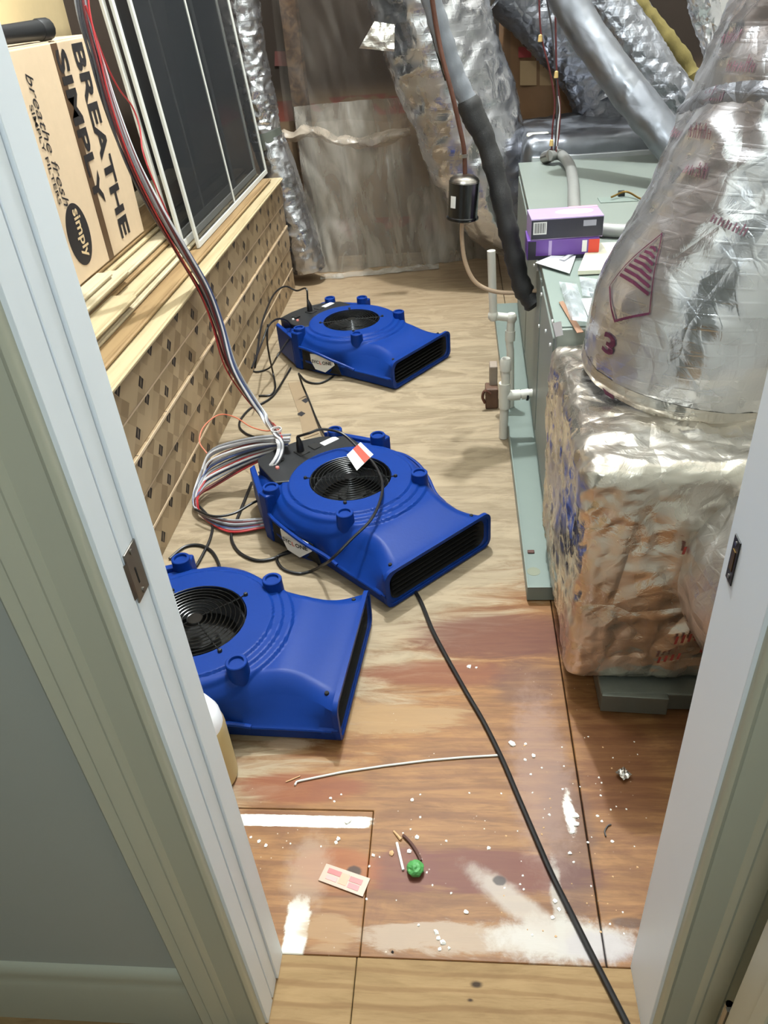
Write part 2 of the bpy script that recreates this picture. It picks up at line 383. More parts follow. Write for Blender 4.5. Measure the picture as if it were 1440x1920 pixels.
def spline(pts, k=6):
    P = [Vector(p) for p in pts]; P = [P[0]*2-P[1]]+P+[P[-1]*2-P[-2]]; out = []
    for i in range(1, len(P)-2):
        a, b, c, d = P[i-1:i+3]
        for j in range(k):
            t = j/k; out.append(.5*((2*b)+(c-a)*t+(2*a-5*b+4*c-d)*t*t+(3*b-a-3*c+d)*t**3))
    out.append(P[-2]); return out
def text_faces(s, size=1.0, shear=0.0, bold=0.0):
    cu = bpy.data.curves.new('t', 'FONT'); cu.body = s; cu.size = size; cu.shear = shear; cu.resolution_u = 3; cu.offset = bold
    o = bpy.data.objects.new('t', cu); COL.objects.link(o); dg = bpy.context.evaluated_depsgraph_get()
    me = o.evaluated_get(dg).to_mesh(); vs = [tuple(v.co) for v in me.vertices]; fs = [tuple(p.vertices) for p in me.polygons]
    o.to_mesh_clear(); bpy.data.objects.remove(o); bpy.data.curves.remove(cu)
    xs = [v[0] for v in vs]; ys = [v[1] for v in vs]; x0, y0 = min(xs), min(ys)
    return [(v[0]-x0, v[1]-y0) for v in vs], fs, max(xs)-x0, max(ys)-y0
def text_on(mb, s, fn, W, H, **kw):
    """text scaled to W x H, its (u,v) placed by fn"""
    vs, fs, w_, h_ = text_faces(s, **kw)
    return mb.add([fn(x/w_*W, y/h_*H) for x, y in vs], fs)
def boolean(obj, cutter_mb):
    c = link('cut', cutter_mb.mesh('cut'), None); md = obj.modifiers.new('b', 'BOOLEAN'); md.operation = 'DIFFERENCE'; md.object = c; md.solver = 'EXACT'
    dg = bpy.context.evaluated_depsgraph_get(); dg.update(); me = bpy.data.meshes.new_from_object(obj.evaluated_get(dg))
    obj.modifiers.clear(); old = obj.data; obj.data = me; bpy.data.meshes.remove(old)
    cm = c.data; bpy.data.objects.remove(c); bpy.data.meshes.remove(cm)
def ss(a, b, x):
    t = max(0., min(1., (x-a)/(b-a))); return t*t*(3-2*t)
def circ(r, n, a0=0, a1=2*PI, c=(0, 0)): return [(c[0]+r*math.cos(a0+(a1-a0)*k/n), c[1]+r*math.sin(a0+(a1-a0)*k/n)) for k in range(n+(abs(a1-a0) < 6.2))]

# ================================================================ STRUCTURE
DY0, DY1 = .575, .69                        # door wall, hall face and attic face
XL, XR = -.357, .287                        # jamb faces
# floor and its boards
fl = MB().box((-1.9, -1.6, -.10), (1.7, 5.3, -.022)); FLOOR = struct('floor', fl, M_tape)
def sheet(poly, nm='plywood_sheet', mat=None):
    o = link(nm, MB().prism(poly, -.022, 0).mesh(nm, False, .0015, seg=1), mat or M_ply, FLOOR); return o
sheet([(-1.7, 2.6005), (.2445, 2.6005), (.2445, 5.2), (-1.7, 5.2)])
sheet([(-1.7, .9955), (-.2058, .9955), (-.2058, .689), (.2435, .689), (.2445, 2.5993), (-1.7, 2.5993)])
sheet([(-1.0, .689), (-.2072, .689), (-.2072, .9938), (-1.0, .9938)])
sheet([(.2467, .689), (1.5, .689), (1.5, 2.6), (.2475, 2.6)])
sheet([(.2475, 2.603), (1.5, 2.603), (1.5, 5.2), (.2475, 5.2)])
for xa, xb in ((-1.7, -.2125), (-.211, 1.5)):
    sheet([(xa, .52), (xb, .52), (xb, .688), (xa, .688)], 'oak_floor_board', M_oak)
    sheet([(xa-.3 if xa < -1 else xa-.3, .35), (xb-.3, .35), (xb-.3, .5185), (xa-.3, .5185)], 'oak_floor_board', M_oak)
    sheet([(xa, -1.5), (xb, -1.5), (xb, .3485), (xa, .3485)], 'oak_floor_board', M_oak)
# door wall
struct('wall_front', MB().box((-1.9, DY0, 0), (XL-.018, DY1, 5.2)).box((XR+.018, DY0, 0), (1.7, DY1, 5.2)).box((XL-.018, DY0, 2.05), (XR+.018, DY1, 5.2)), M_hallwall)
jl = struct('trim_jamb_left', MB().box((XL-.018, DY0-.004, 0), (XL, .608, 2.05)).box((XL-.018, .608, 0), (XL-.0025, .612, 2.05)).box((XL-.018, .612, 0), (XL, .6425, 2.05)), M_white, .0008)
part('door_stop', MB().box((XL-.004, .6445, 0), (XL+.0035, DY1, 2.03)), M_white, jl, False, .0012)
part('jamb_back', MB().box((XL-.018, .6425, 0), (XL-.0035, DY1, 2.05)), M_white, jl)
jr = struct('trim_jamb_right', MB().box((XR, DY0-.004, 0), (XR+.018, DY1+.002, 2.05)), M_white, .001)
struct('trim_jamb_top', MB().box((XL, DY0, 2.03), (XR, DY1, 2.05)), M_white)
# casings: colonial profile swept vertically
prof = [(.005, 0), (.005, .010), (.007, .014), (.011, .016), (.015, .014), (.018, .0105), (.052, .0125), (.056, .017), (.060, .0185), (.064, .0165), (.068, .020), (.085, .026), (.090, .022), (.094, .024), (.102, .028), (.107, .024), (.109, .016), (.109, 0)]
for nm, x0, sgn in (('trim_casing_left', XL, -1), ('trim_casing_right', XR, 1)):
    struct(nm, MB().prism([(x0+sgn*d, DY0-.001-t) for d, t in prof], 0, 2.11), M_trim, 0, None, True)
struct('trim_casing_top', MB().prism([(d, t) for d, t in prof], XL-.10, XR+.10, lambda a, b, c: (c, DY0-.001-b, 2.03+a)), M_trim, 0, None, True)
bprof = [(0, 0), (.016, 0), (.016, .12), (.013, .135), (.010, .15), (.012, .160), (.009, .172), (.004, .18), (0, .182)]
struct('baseboard_left', MB().prism(bprof, -1.9, XL-.110, lambda a, b, c: (c, DY0-a, b)), M_trim, 0, None, True)
# hall side: walls and ceiling behind the camera
struct('wall_hall_left', MB().box((-1.95, -1.6, 0), (-1.9, DY0, 2.45)), M_hallwall)
struct('wall_hall_back', MB().box((-1.9, -1.65, 0), (1.3, -1.6, 2.45)), M_hallwall)
struct('wall_hall_right', MB().box((.95, -1.6, 0), (1.0, DY0, 2.45)), M_hallwall)
struct('ceiling_hall', MB().box((-1.9, -1.6, 2.42), (1.3, DY0, 2.47)), M_hallwall)
# open door leaf folded back against the right of the hall, edge towards us
dq = PY(1357, 1920, .47).x
dr = struct('door_1', MB().box((dq, .40, .01), (dq+.036, .47, 2.03)).box((dq+.002, -.26, .01), (dq+.034, .40, 2.03)), M_trim, .002)
part('panel_moulding', MB().box((dq-.003, .405, .012), (dq+.001, .428, 2.02)), M_trim, dr, False, .001)
for hz in (.28, 1.78):
    part('door_hinge', MB().box((dq-.002, .47, hz), (dq+.03, .476, hz+.09)).lathe([(.0055, 0), (.0055, .09)], 10, (dq+.004, .479, hz)), M_strike, dr)
# attic shell
struct('wall_left', MB().box((-1.68, DY1, 0), (-1.62, 5.15, 5.2)), M_wallbrown)
struct('wall_right', MB().box((1.42, DY1, 0), (1.48, 5.15, 5.2)), M_drywall)
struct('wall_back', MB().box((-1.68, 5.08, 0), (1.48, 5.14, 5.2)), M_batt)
struct('ceiling', MB().box((-1.68, DY0, 5.2), (1.48, 5.15, 5.26)), M_drywall)
struct('trim_1', MB().box((-1.26, DY1, 1.93), (-1.175, 5.08, 2.02)), M_roof)
struct('baseboard_right', MB().prism(bprof, XR+.110, .95, lambda a, b, c: (c, DY0-a, b)), M_trim, 0, None, True)

# hardware let into the jambs
sp = root('strike_plate', 'brushed steel strike plate let into the white left door jamb', 'strike plate', (XL, .627, .985))
part('plate', MB().box((XL-.001, .612, .953), (XL+.0016, .6435, 1.019)), M_strike, sp, False, .0006)
part('lip', MB().grid(lambda a, b: (XL+.0016-.004*a*a, .612-.010*a, .962+.048*b), 5, 2), M_strike, sp, True)
part('latch_slot', MB().box((XL+.0012, .624, .972), (XL+.0020, .6265, .993)), M_dark, sp)
for z in (.959, 1.0125): part('screw', MB().lathe([(0, .001), (.003, .0008), (.0035, 0)], 10).mesh('s') and MB().prism(circ(.0034, 10, 0, 2*PI, (.628, z)), 0, .0012, lambda a, b, c: (XL+.0016+c, a, b)), M_strike, sp)
lp = root('latch_plate', 'narrow dark metal latch plate with brass slot in the right door jamb', 'latch plate', (XR, .666, .96))
part('plate', MB().box((XR-.0014, .6575, .932), (XR+.001, .6755, .990)), M_black, lp, False, .0005)
part('bolt_slot', MB().box((XR-.0022, .6625, .948), (XR-.0006, .6705, .974)), M_brass, lp, label='brass slot in the dark plate')
for z in (.939, .983): part('screw', MB().prism(circ(.0028, 10, 0, 2*PI, (.6665, z)), 0, .001, lambda a, b, c: (XR-.0014-c, a, b)), M_strike, lp)

# ================================================================ LEFT: CARTON STACK, BOARDS, FILTER BOX, SCREENS
cart_names = ['lowest', 'second lowest', 'middle', 'second highest', 'topmost']
offs = [0, .0, .006, -.002, .004]
for k in range(5):
    z0 = k*.1215; x1 = -.978+offs[k]
    ph = (2.102, 1.975, 1.96, 2.141, 2.242)[k] 
    r = root('flooring_carton', 'long printed kraft flooring carton, %s of the five in the left stack' % cart_names[k], 'carton', (-1.24, ph, z0), 'flooring cartons in the left stack')
    part('carton_body', MB().box((-1.50, .95, z0), (x1, 4.50, z0+.1205)), M_carton, r, False, .003)
    part('lid_flap', MB().box((x1-.0005, .955, z0+.112), (x1+.0018, 4.495, z0+.1205)), M_kraft, r)
ZB = .6085
M_bd = [wood('pale_board_%s' % a, c1, c2, 1, .5) for a, c1, c2 in (('a', (164, 146, 112), (186, 168, 134)), ('b', (124, 98, 66), (150, 124, 88)), ('c', (172, 156, 126), (190, 176, 148)))]
fronts = [-.955, -1.010, -1.076, -1.088, -1.142, -1.150, -1.198, -1.206]
bnames = ['first', 'second', 'third', 'fourth', 'fifth', 'sixth', 'seventh', 'eighth']
def board(x0, x1, y0, y1, z0, lab, mat, tilt=0.0):
    cx, cy = (x0+x1)/2, (y0+y1)/2
    o = link('wooden_board', MB().prism([(x0-cx, 0), (x1-cx, 0), (x1-cx+.0, .006), (x1-cx+.006, .008), (x1-cx+.006, .013), (x1-cx, .015), (x1-cx-.002, .0182), (x0-cx, .0182)], y0-cy, y1-cy, lambda a, b, c: (a, c, b)).mesh('wooden_board'), mat)
    o.location = (cx, cy, z0); o.rotation_euler.z = tilt
    return tag(o, lab, 'board', 'loose floor boards on the cartons')
for k, xf in enumerate(fronts):
    y1 = (4.46, 4.36, 4.42, 4.3, 4.38, 4.2, 4.3, 4.25)[k]; y0 = (.98, 1.02, .97, 1.05, 1.0, 1.1, 1.02, .99)[k]
    board(xf-.13-.02*(k % 2), xf, y0, y1, ZB+.0186*k, 'pale unfinished tongue and groove board, %s step up from the front edge of the stack' % bnames[k], M_bd[k % 3], (.002, -.004, .003, 0, -.003, .004, 0, -.002)[k])
    if k < 8:
        board(-1.49, xf-.165, y0+.05, y1-.06, ZB+.0186*k, 'hidden-side floor board behind the %s step of the stack' % bnames[k], M_bd[(k+1) % 3])
board(-1.196, -1.126, 1.0, 2.55, ZB+.0186*6, 'short pale board with a cut end lying against the foot of the filter carton', M_bd[2], .004)
board(-1.142, -1.062, 1.0, 2.40, ZB+.0186*4, 'shortest pale board, lying loose across the third and fourth steps', M_bd[0], -.006)
board(-1.194, -1.150, 1.0, 2.47, ZB+.0186*7, 'narrow pale board on top of the short cut board by the filter carton', M_bd[2], .002)
# filter carton
zc = ZB+.0186*8+.001; xc = -1.2; cy0, cy1 = 2.245, 2.965; czt = 1.405
fc = root('filter_carton', 'tall kraft air filter carton printed in black, standing on the boards at left', 'carton', (-1.33, 2.6, zc))
part('carton_body', MB().box((-1.47, cy0, zc), (xc, cy1, czt)), M_kraft, fc, False, .004)
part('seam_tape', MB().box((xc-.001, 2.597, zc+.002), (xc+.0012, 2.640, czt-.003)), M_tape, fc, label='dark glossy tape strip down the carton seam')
part('top_flap', MB().box((-1.46, cy0+.004, czt-.001), (xc-.004, 2.600, czt+.004)).box((-1.46, 2.638, czt-.001), (xc-.004, cy1-.004, czt+.003)), M_kraft, fc, False, .001)
ff = lambda y0, z0: (lambda u, v: (xc+.0022, y0+v, z0-u))          # text running down the face, letter tops to the far side
tb = MB()
text_on(tb, 'BREATHE', ff(2.742, 1.392), .600, .085, bold=.03); part('print_line', tb, M_ink, fc)
tb = MB(); text_on(tb, 'SIMPLY', ff(2.610, 1.385), .455, .078, bold=.03); part('print_line', tb, M_ink, fc)
tb = MB(); text_on(tb, 'breathe fresh', ff(2.385, 1.345), .36, .040, shear=.35); part('print_script', tb, M_ink, fc)
tb = MB(); text_on(tb, 'SIMPLY FILTERS', ff(2.356, 1.27), .27, .020, bold=.01); part('print_line', tb, M_ink, fc)
part('oval_logo', MB().prism(circ(1, 40), 0, .0012, lambda a, b, c: (xc+.0004+c, 2.43+.078*a, .893+.094*b)), M_ink, fc, label='black oval logo on the carton')
tb = MB(); text_on(tb, 'simply', lambda u, v: (xc+.0026, 2.41+v, .968-u), .148, .062, bold=.02); part('logo_lettering', tb, M_cream, fc)
# second carton and flashlight on top
c2 = root('pale_carton', 'plain pale yellow carton behind the tall filter carton, at the left top', 'carton', (-1.54, 3.08, zc))
part('carton_body', MB().box((-1.612, 2.74, zc), (-1.485, 3.43, 1.66)), M_kraft2, c2, False, .003)
part('top_flap', MB().box((-1.612, 2.742, 1.6605), (-1.487, 3.428, 1.664)), M_kraft2, c2)
bp = Vector((-1.24, 2.47, czt+.0335)); tl = root('black_flashlight', 'stubby black torch lying on top of the tall filter carton', 'torch', (bp.x, bp.y, czt+.005))
dirv = Vector((.10, 1, 0)).normalized()
part('torch_body', MB().tube([bp-dirv*.20, bp-dirv*.10, bp-dirv*.06, bp+dirv*.12, bp+dirv*.13], [.027, .027, .024, .027, .027], 14), M_black, tl, True)
part('torch_head', MB().tube([bp+dirv*.13, bp+dirv*.14, bp+dirv*.18, bp+dirv*.183], [.0275, .030, .030, .027], 14), M_black, tl, True)
part('torch_ring', MB().tube([bp-dirv*.11, bp-dirv*.095], .0285, 14), M_pipe_black, tl, True)

# window screens leaning side by side
def screen(x0, z0, y0, y1, h, lean, lab, midbar=True, w_=.022):
    r = root('window_screen', lab, 'window screen', (x0, (y0+y1)/2, z0), 'window screens leaning behind the wires')
    a = math.atan(lean); f = lambda t, y, s: (x0-s*math.sin(a)+t*math.cos(a), y, z0+s*math.cos(a)+t*math.sin(a)+.0)
    def bar(ya, yb, sa, sb, nm='frame_rail', d=.011):
        m = MB(); m.add([f(t, y, s) for s in (sa, sb) for y in (ya, yb) for t in (-d/2, d/2)], [(0, 1, 3, 2), (4, 6, 7, 5), (0, 4, 5, 1), (2, 3, 7, 6), (0, 2, 6, 4), (1, 5, 7, 3)])
        part(nm, m, M_alu, r, False, .0015)
    bar(y0, y0+w_, 0, h, 'frame_stile'); bar(y1-w_, y1, 0, h, 'frame_stile'); bar(y0+w_, y1-w_, 0, w_); bar(y0+w_, y1-w_, h-w_, h)
    if midbar: bar((y0+y1)/2-.05, (y0+y1)/2-.05+.014, w_, h-w_, 'middle_bar', .008)
    m = MB(); m.add([f(0, y, s) for y, s in ((y0+w_, w_), (y1-w_, w_), (y1-w_, h-w_), (y0+w_, h-w_))], [(0, 1, 2, 3)]); part('insect_mesh', m, M_mesh, r)
screen(-1.045, ZB+.0372+.002, 3.09, 4.49, 1.40, .077, 'front window screen with white frame and thin middle bar leaning at left', True)
screen(-1.085, ZB+.0372+.022, 3.02, 4.40, 1.30, .075, 'second white framed window screen, just behind the front one', False, .026)
screen(-1.112, ZB+.0744+.002, 3.00, 4.05, 1.25, .075, 'third white framed window screen, smaller and behind the other two', True, .030)

# ================================================================ AIR MOVERS
WT = [(-.335, .150), (-.31, .178), (-.25, .208), (-.18, .236), (-.1, .256), (0, .262), (.06, .250), (.11, .228), (.15, .205), (.2, .186), (.25, .174), (.29, .169), (.33, .174), (.37, .189), (.41, .213)]
def hw(x): return float(np.interp(x, [a for a, b in WT], [b for a, b in WT]))
_xs = np.linspace(-.335, .41, 190); _w = np.array([hw(x) for x in _xs]); _k = np.ones(15)/15
_ws = np.convolve(np.pad(_w, 7, mode='edge'), _k, 'valid'); _ws[-3:] = _w[-3:]; _ws[:3] = _w[:3]
def hws(x): return float(np.interp(x, _xs, _ws))
def hwl(x): return max(hws(x), .224-.010*ss(.1, .41, x)) if x > .0 else hws(x)
def htop(x, y):
    r = math.hypot(x, y)
    z = .178-.007*ss(.198, .204, r)-.007*ss(.222, .229, r)-.008*ss(.247, .254, r)
    z -= (z-.128)*ss(.245, .40, x)
    if x < -.2: z -= .01*ss(-.2, -.33, x)
    d = hws(x)-abs(y); e = max(0, 1-d/.05); z -= .040*e**1.8*(1-.6*ss(.26, .40, x))
    return z
NY = 130
def shell_mb():
    mb = MB(); secs = []
    for x in _xs:
        wd = hws(x); ze = htop(x, wd)
        top = [(wd*math.sin((-1+2*j/NY)*PI/2)*1.0, ) for j in range(NY+1)]
        ys = [wd*(-1+2*j/NY) for j in range(NY+1)]
        wl = hwl(x); left = [(-wl+.010, .008), (-wl+.002, .046), (-wl-.004, .049), (-wl-.005, .058), (-wl+.001, .062), (-(wl*.62+wd*.38), .5*(.066+ze)-.004)]
        sec = [(x, y, z) for y, z in left]+[(x, y, htop(x, y)) for y in ys]+[(x, -y, z) for y, z in left[::-1]]
        secs.append(sec)
    n = len(secs[0]); vs = [v for s in secs for v in s]; fs = []
    for i in range(len(secs)-1):
        for j in range(n): fs.append((i*n+j, i*n+(j+1) % n, (i+1)*n+(j+1) % n, (i+1)*n+j))
    fs += [tuple(range(n))[::-1], tuple(range((len(secs)-1)*n, len(secs)*n))]
    return mb.add(vs, fs)
def rrect(hwid, z0, z1, r, n=5):
    out = []
    for (cy, cz, a0) in ((hwid-r, z1-r, 0), (-hwid+r, z1-r, PI/2), (-hwid+r, z0+r, PI), (hwid-r, z0+r, 1.5*PI)):
        out += [(cy+r*math.cos(a0+PI/2*k/n), cz+r*math.sin(a0+PI/2*k/n)) for k in range(n+1)]
    return out
yz = lambda a, b, c: (c, a, b)
def loft(x0, x1, e=0.0):
    a, b = [yz(p, q, x0) for p, q in rrect(.122-e, .024+e, .106-e, .034)], [yz(p, q, x1) for p, q in rrect(.122+.075*(x1-.30)/.11-e, .020+e, .106+.012*(x1-.30)/.11-e, .03)]
    n_ = len(a); return MB().add(a+b, [(k, (k+1) % n_, n_+(k+1) % n_, n_+k) for k in range(n_)]+[tuple(range(n_))[::-1], tuple(range(n_, 2*n_))])
def fan(loc, ang, lab, spokes_bright=False, ref=None):
    r = root('air_mover', lab, 'fan', (loc[0], loc[1], 0), 'blue air movers drying the floor', ang)
    if ref is not None:
        def cp(o, par):
            c = o.copy(); COL.objects.link(c); c.parent = par
            for ch in list(o.children): cp(ch, c)
        for ch in list(ref.children): cp(ch, r)
        return r
    P = lambda nm, mb, mt, par=r, **k: part(nm, mb, mt, par, local=True, **k)
    sh = link('housing', shell_mb().mesh('housing', True), M_blue, r); sh.parent = None
    boolean(sh, MB().prism(circ(.1335, 56), .07, .3)); boolean(sh, loft(.30, .43))
    sh.parent = r; sh.data.materials.clear(); sh.data.materials.append(M_blue)
    for p in sh.data.polygons: p.use_smooth = True
    sh.data.set_sharp_from_angle(angle=.6)
    P('outlet_rim', MB().add([yz(a, b, x) for x in (.402, .414) for a, b in rrect(.2155, .006, .1335, .028)+rrect(.2045, .015, .1225, .020)],
      [(k, (k+1) % 24, 48+(k+1) % 24, 48+k) for k in range(24)]+[(24+k, 72+k, 72+(k+1) % 24, 24+(k+1) % 24) for k in range(24)]+
      [(k, 24+k, 24+(k+1) % 24, (k+1) % 24) for k in range(24)]+[(48+k, 48+(k+1) % 24, 72+(k+1) % 24, 72+k) for k in range(24)]), M_blue, smooth=True)
    lt = loft(.303, .406, .0012); lt.f.pop(); P('outlet_throat', lt, M_dark)
    for k in range(5): P('outlet_fin', MB().prism([(.36, -.155), (.400, -.180), (.400, .180), (.36, .155)], .034+.0165*k, .0350+.0165*k), M_dark)
    P('intake_bowl', MB().lathe([(.1325, .172), (.131, .09), (.10, .075), (.05, .085), (.045, .12), (.0, .125)], 40), M_dark, smooth=True)
    P('impeller', MB().lathe([(.11, .105), (.125, .14), (.12, .14), (.10, .11)], 40, (0, 0, 0), True), M_black, smooth=True)
    g = MB()
    for i in range(10):
        rr = .020+.0122*i; zz = .1835-.004*(rr/.13)**2
        g.tube([(rr*math.cos(2*PI*k/36), rr*math.sin(2*PI*k/36), zz) for k in range(37)], .0016, 5, False)
    gr = P('intake_grill', g, M_gloss, smooth=True, label='black wire ring grill over the intake')
    P('grill_hub', MB().lathe([(0, .184), (.019, .1838), (.02, .181), (0, .181)], 24), M_gloss, gr)
    for k in range(4):
        a = PI/4+PI/2*k; ca, sa = math.cos(a), math.sin(a)
        P('grill_spoke', MB().tube([(.015*ca, .015*sa, .1815), (.13*ca, .13*sa, .1775), (.142*ca, .142*sa, .180), (.150*ca, .150*sa, .180)], .0020, 6), M_gloss, gr)
        P('grill_screw', MB().lathe([(0, .186), (.004, .1855), (.0058, .183), (.006, .177)], 12, (.147*ca, .147*sa, 0)), M_black, smooth=True)
    for x, y, z1 in ((.165, -.152, .199), (.165, .152, .199), (-.125, -.224, .196), (-.125, .224, .196), (-.275, .150, .192)):
        P('stacking_boss', MB().lathe([(.029, .12), (.0265, z1-.012), (.0265, z1-.002), (.0245, z1), (.0185, z1), (.0175, z1-.003), (.017, z1-.007), (0, z1-.007)], 26, (x, y, 0)), M_blue, smooth=True)
    for s in (-1, 1):
        P('side_column', MB().prism([(-.150, s*.222), (-.098, s*.222), (-.102, s*.262), (-.146, s*.262)], .004, .182), M_blue, bevel=.006)
        P('rear_wing', MB().prism([(-.348, s*.150), (-.338, s*.176), (-.150, s*.258), (-.148, s*.236)], .014, .152), M_blue, bevel=.004)
        P('side_rail', MB().tube(spline([(-.10, s*.262, .118), (-.04, s*.272, .122), (.03, s*.270, .114), (.09, s*.256, .094), (.15, s*.232, .070), (.20, s*.226, .058)], 4), .0065, 8), M_blue, smooth=True)
        P('side_lip', MB().tube([(x, s*(hwl(x)+.003), .0545) for x in (.20, .25, .30, .35, .395)], .0042, 6), M_blue, smooth=True)
        P('side_recess', MB().prism([(-.09, .016), (.12, .016), (.10, .09), (.02, .11), (-.08, .11)], 0, .003, lambda a, b, c: (a, s*(hwl(a)+.005+c), b)), M_dark)
        P('foot', MB().box((-.30, s*.10-.02, 0), (-.24, s*.10+.02, .012)), M_black)
        P('foot', MB().box((.30, s*.12-.02, 0), (.36, s*.12+.02, .012)), M_black)
        P('rim_screw', MB().lathe([(0, .1305), (.005, .130), (.006, .126), (.006, .11)], 10, (.380, s*.165, 0)), M_dark)
        P('corner_screw', MB().lathe([(0, .004), (.006, .003), (.007, 0)], 10).mesh('q') and MB().prism(circ(.006, 10, 0, 2*PI, (.375, .052)), 0, .006, lambda a, b, c: (a, s*(hwl(a)+c), b)), M_blue)
        lab_ = P('brand_label', MB().prism([(-.025, .104), (.03, .110), (.088, .094), (.096, .064), (.05, .026), (-.002, .034), (-.024, .07)], 0, .003, lambda a, b, c: (a, s*(hwl(a)+.0085+c), b)), M_label, label='white shield sticker on the side')
        tm = MB(); text_on(tm, 'SYC', lambda u, v: (s*-1*(-.016 if s < 0 else -.086)*(1 if s < 0 else 1)+(u if s < 0 else -u), s*(hws(.03)+.0140), .062+v) if False else ((-.018+u) if s < 0 else (.088-u), s*(hwl((-.018+u) if s < 0 else (.088-u))+.0125), .064+v), .042, .016, bold=.03); P('sticker_lettering', tm, M_ink, lab_)
        tm = MB(); text_on(tm, 'L', lambda u, v: ((.027+u) if s < 0 else (.043-u), s*(hwl((.027+u) if s < 0 else (.043-u))+.0125), .064+v), .010, .016, bold=.03); P('sticker_lettering', tm, M_red, lab_)
        tm = MB(); text_on(tm, 'ONE', lambda u, v: ((.041+u) if s < 0 else (.029-u), s*(hwl((.041+u) if s < 0 else (.029-u))+.0125), .064+v), .044, .016, bold=.03); P('sticker_lettering', tm, M_ink, lab_)
    # control panel
    inner = [(.172*math.cos(a), .172*math.sin(a)) for a in np.linspace(math.radians(134), math.radians(222), 16)]
    poly = inner+[(-.138, -.150), (-.165, -.185), (-.30, -.160), (-.338, -.140), (-.345, -.06), (-.335, .02), (-.30, .10), (-.225, .172), (-.155, .165)]
    cp_ = P('control_panel', MB().prism(poly, .11, .174), M_black, bevel=.003)
    P('rocker_switch', MB().box((-.285, -.115, .173), (-.255, -.085, .181)), M_dark, cp_, bevel=.002)
    P('indicator_light', MB().lathe([(0, .181), (.005, .180), (.006, .173)], 12, (-.262, -.128, 0)), M_label, cp_, label='white indicator dot')
    P('indicator_light', MB().lathe([(0, .181), (.006, .180), (.007, .173)], 12, (-.232, -.128, 0)), plain('pink_indicator', (220, 130, 120), .3), cp_, label='pink reset button')
    P('socket', MB().box((-.28, -.03, .172), (-.235, .012, .178)), M_dark, cp_, bevel=.003)
    P('socket', MB().box((-.275, .028, .172), (-.235, .062, .178)), M_dark, cp_, bevel=.003)
    P('rating_sticker', MB().box((-.26, .07, .1735), (-.232, .135, .1755)), M_label, cp_)
    P('plug', MB().tube([(-.262, -.010, .176), (-.262, -.010, .205), (-.264, -.010, .218), (-.268, -.010, .232)], [.013, .0125, .009, .0055], 10), M_rubber, cp_, smooth=True)
    return r
A = math.radians
F2 = fan((-.36, 2.08), A(-45), 'middle blue low-profile air mover with a warning tag across its grill')
F1 = fan((-.507, 3.464), A(-35), 'farthest blue air mover, nearest the plastic-covered back wall', ref=F2)
F3 = fan((-.69, 1.415), A(-5), 'nearest blue air mover, half hidden behind the left door jamb', ref=F2)

# ================================================================ CORDS
def cord(pts, r, mat, label, name='power_cord', k=6, cat='cord'):
    return single(name, MB().tube(spline(pts, k), r, 8), mat, label, cat, True)
g = lambda *uv, z=.006: [PZ(u, v, z) for u, v in uv]
ext = root('extension_cord', 'long black extension cord running from under the middle air mover out through the doorway', 'cord', tuple(PZ(940, 1420)))
part('cable', MB().tube(spline(g((745, 1060), (785, 1120), (815, 1190), (870, 1290), (905, 1350), (940, 1420), (970, 1490), (1000, 1560), (1035, 1640), (1070, 1710), (1110, 1790), (1175, 1918), (1230, 2030), (1290, 2200)), 6), .0058, 8), M_rubber, ext, True)
# cord with warning tag across the middle fan
tc_ = root('tagged_cord', 'black cord with a white and orange warning tag lying across the middle air mover', 'cord', (-.40, 2.1, .19))
pl2 = F2.location+Vector((math.cos(A(-45))*-.268-math.sin(A(-45))*-.010, math.sin(A(-45))*-.268+math.cos(A(-45))*-.010, .232))
part('cable', MB().tube(spline([pl2, PZ(580, 812, .262), PZ(603, 805, .262), PZ(640, 812, .235), PZ(672, 840, .215), PZ(700, 868, .206), PZ(716, 900, .203), PZ(714, 935, .202), PZ(695, 975, .196), PZ(660, 1010, .175), PZ(622, 1048, .13), PZ(604, 1060, .06), PZ(585, 1070, .008), PZ(560, 1075, .006), PZ(530, 1066, .006), PZ(520, 1045, .006), PZ(545, 1035, .006)], 6), .0046, 8), M_rubber, tc_, True)
tg = [PZ(650, 853, .215), PZ(676, 829, .222), PZ(700, 852, .214), PZ(669, 882, .205)]
def quadmb(q, th=.0012):
    m = MB(); m.add([v for v in q]+[v-Vector((0, 0, th)) for v in q], [(0, 1, 2, 3), (7, 6, 5, 4), (0, 4, 5, 1), (1, 5, 6, 2), (2, 6, 7, 3), (3, 7, 4, 0)]); return m
part('warning_tag', quadmb(tg), M_label, tc_, label='white paper tag')
lerp = lambda a, b, t: a+(b-a)*t
up = Vector((0, 0, .0006))
part('tag_band', quadmb([lerp(tg[0], tg[1], .45)+up, lerp(tg[0], tg[1], .80)+up, lerp(tg[3], tg[2], .80)+up, lerp(tg[3], tg[2], .45)+up], .0004), M_red, tc_, label='orange red band on the tag')
tl_ = MB()
for i in range(4):
    a = .08+.085*i; q = [lerp(tg[0], tg[1], a), lerp(tg[0], tg[1], a+.02), lerp(tg[3], tg[2], a+.02), lerp(tg[3], tg[2], a)]
    q = [lerp(q[0], q[3], .2), lerp(q[1], q[2], .2), lerp(q[1], q[2], .8), lerp(q[0], q[3], .8)]
    tl_.add([v+up for v in q], [(0, 1, 2, 3)])
part('tag_lines', tl_, plain('grey_small_print', (150, 148, 146), .6), tc_)
cord([PZ(560, 700, .12), PZ(567, 722, .06), PZ(577, 745, .006), PZ(593, 785, .006), PZ(607, 812, .02), PZ(625, 830, .006)], .0045, M_rubber, 'black cord running from the farthest air mover down to the middle one')
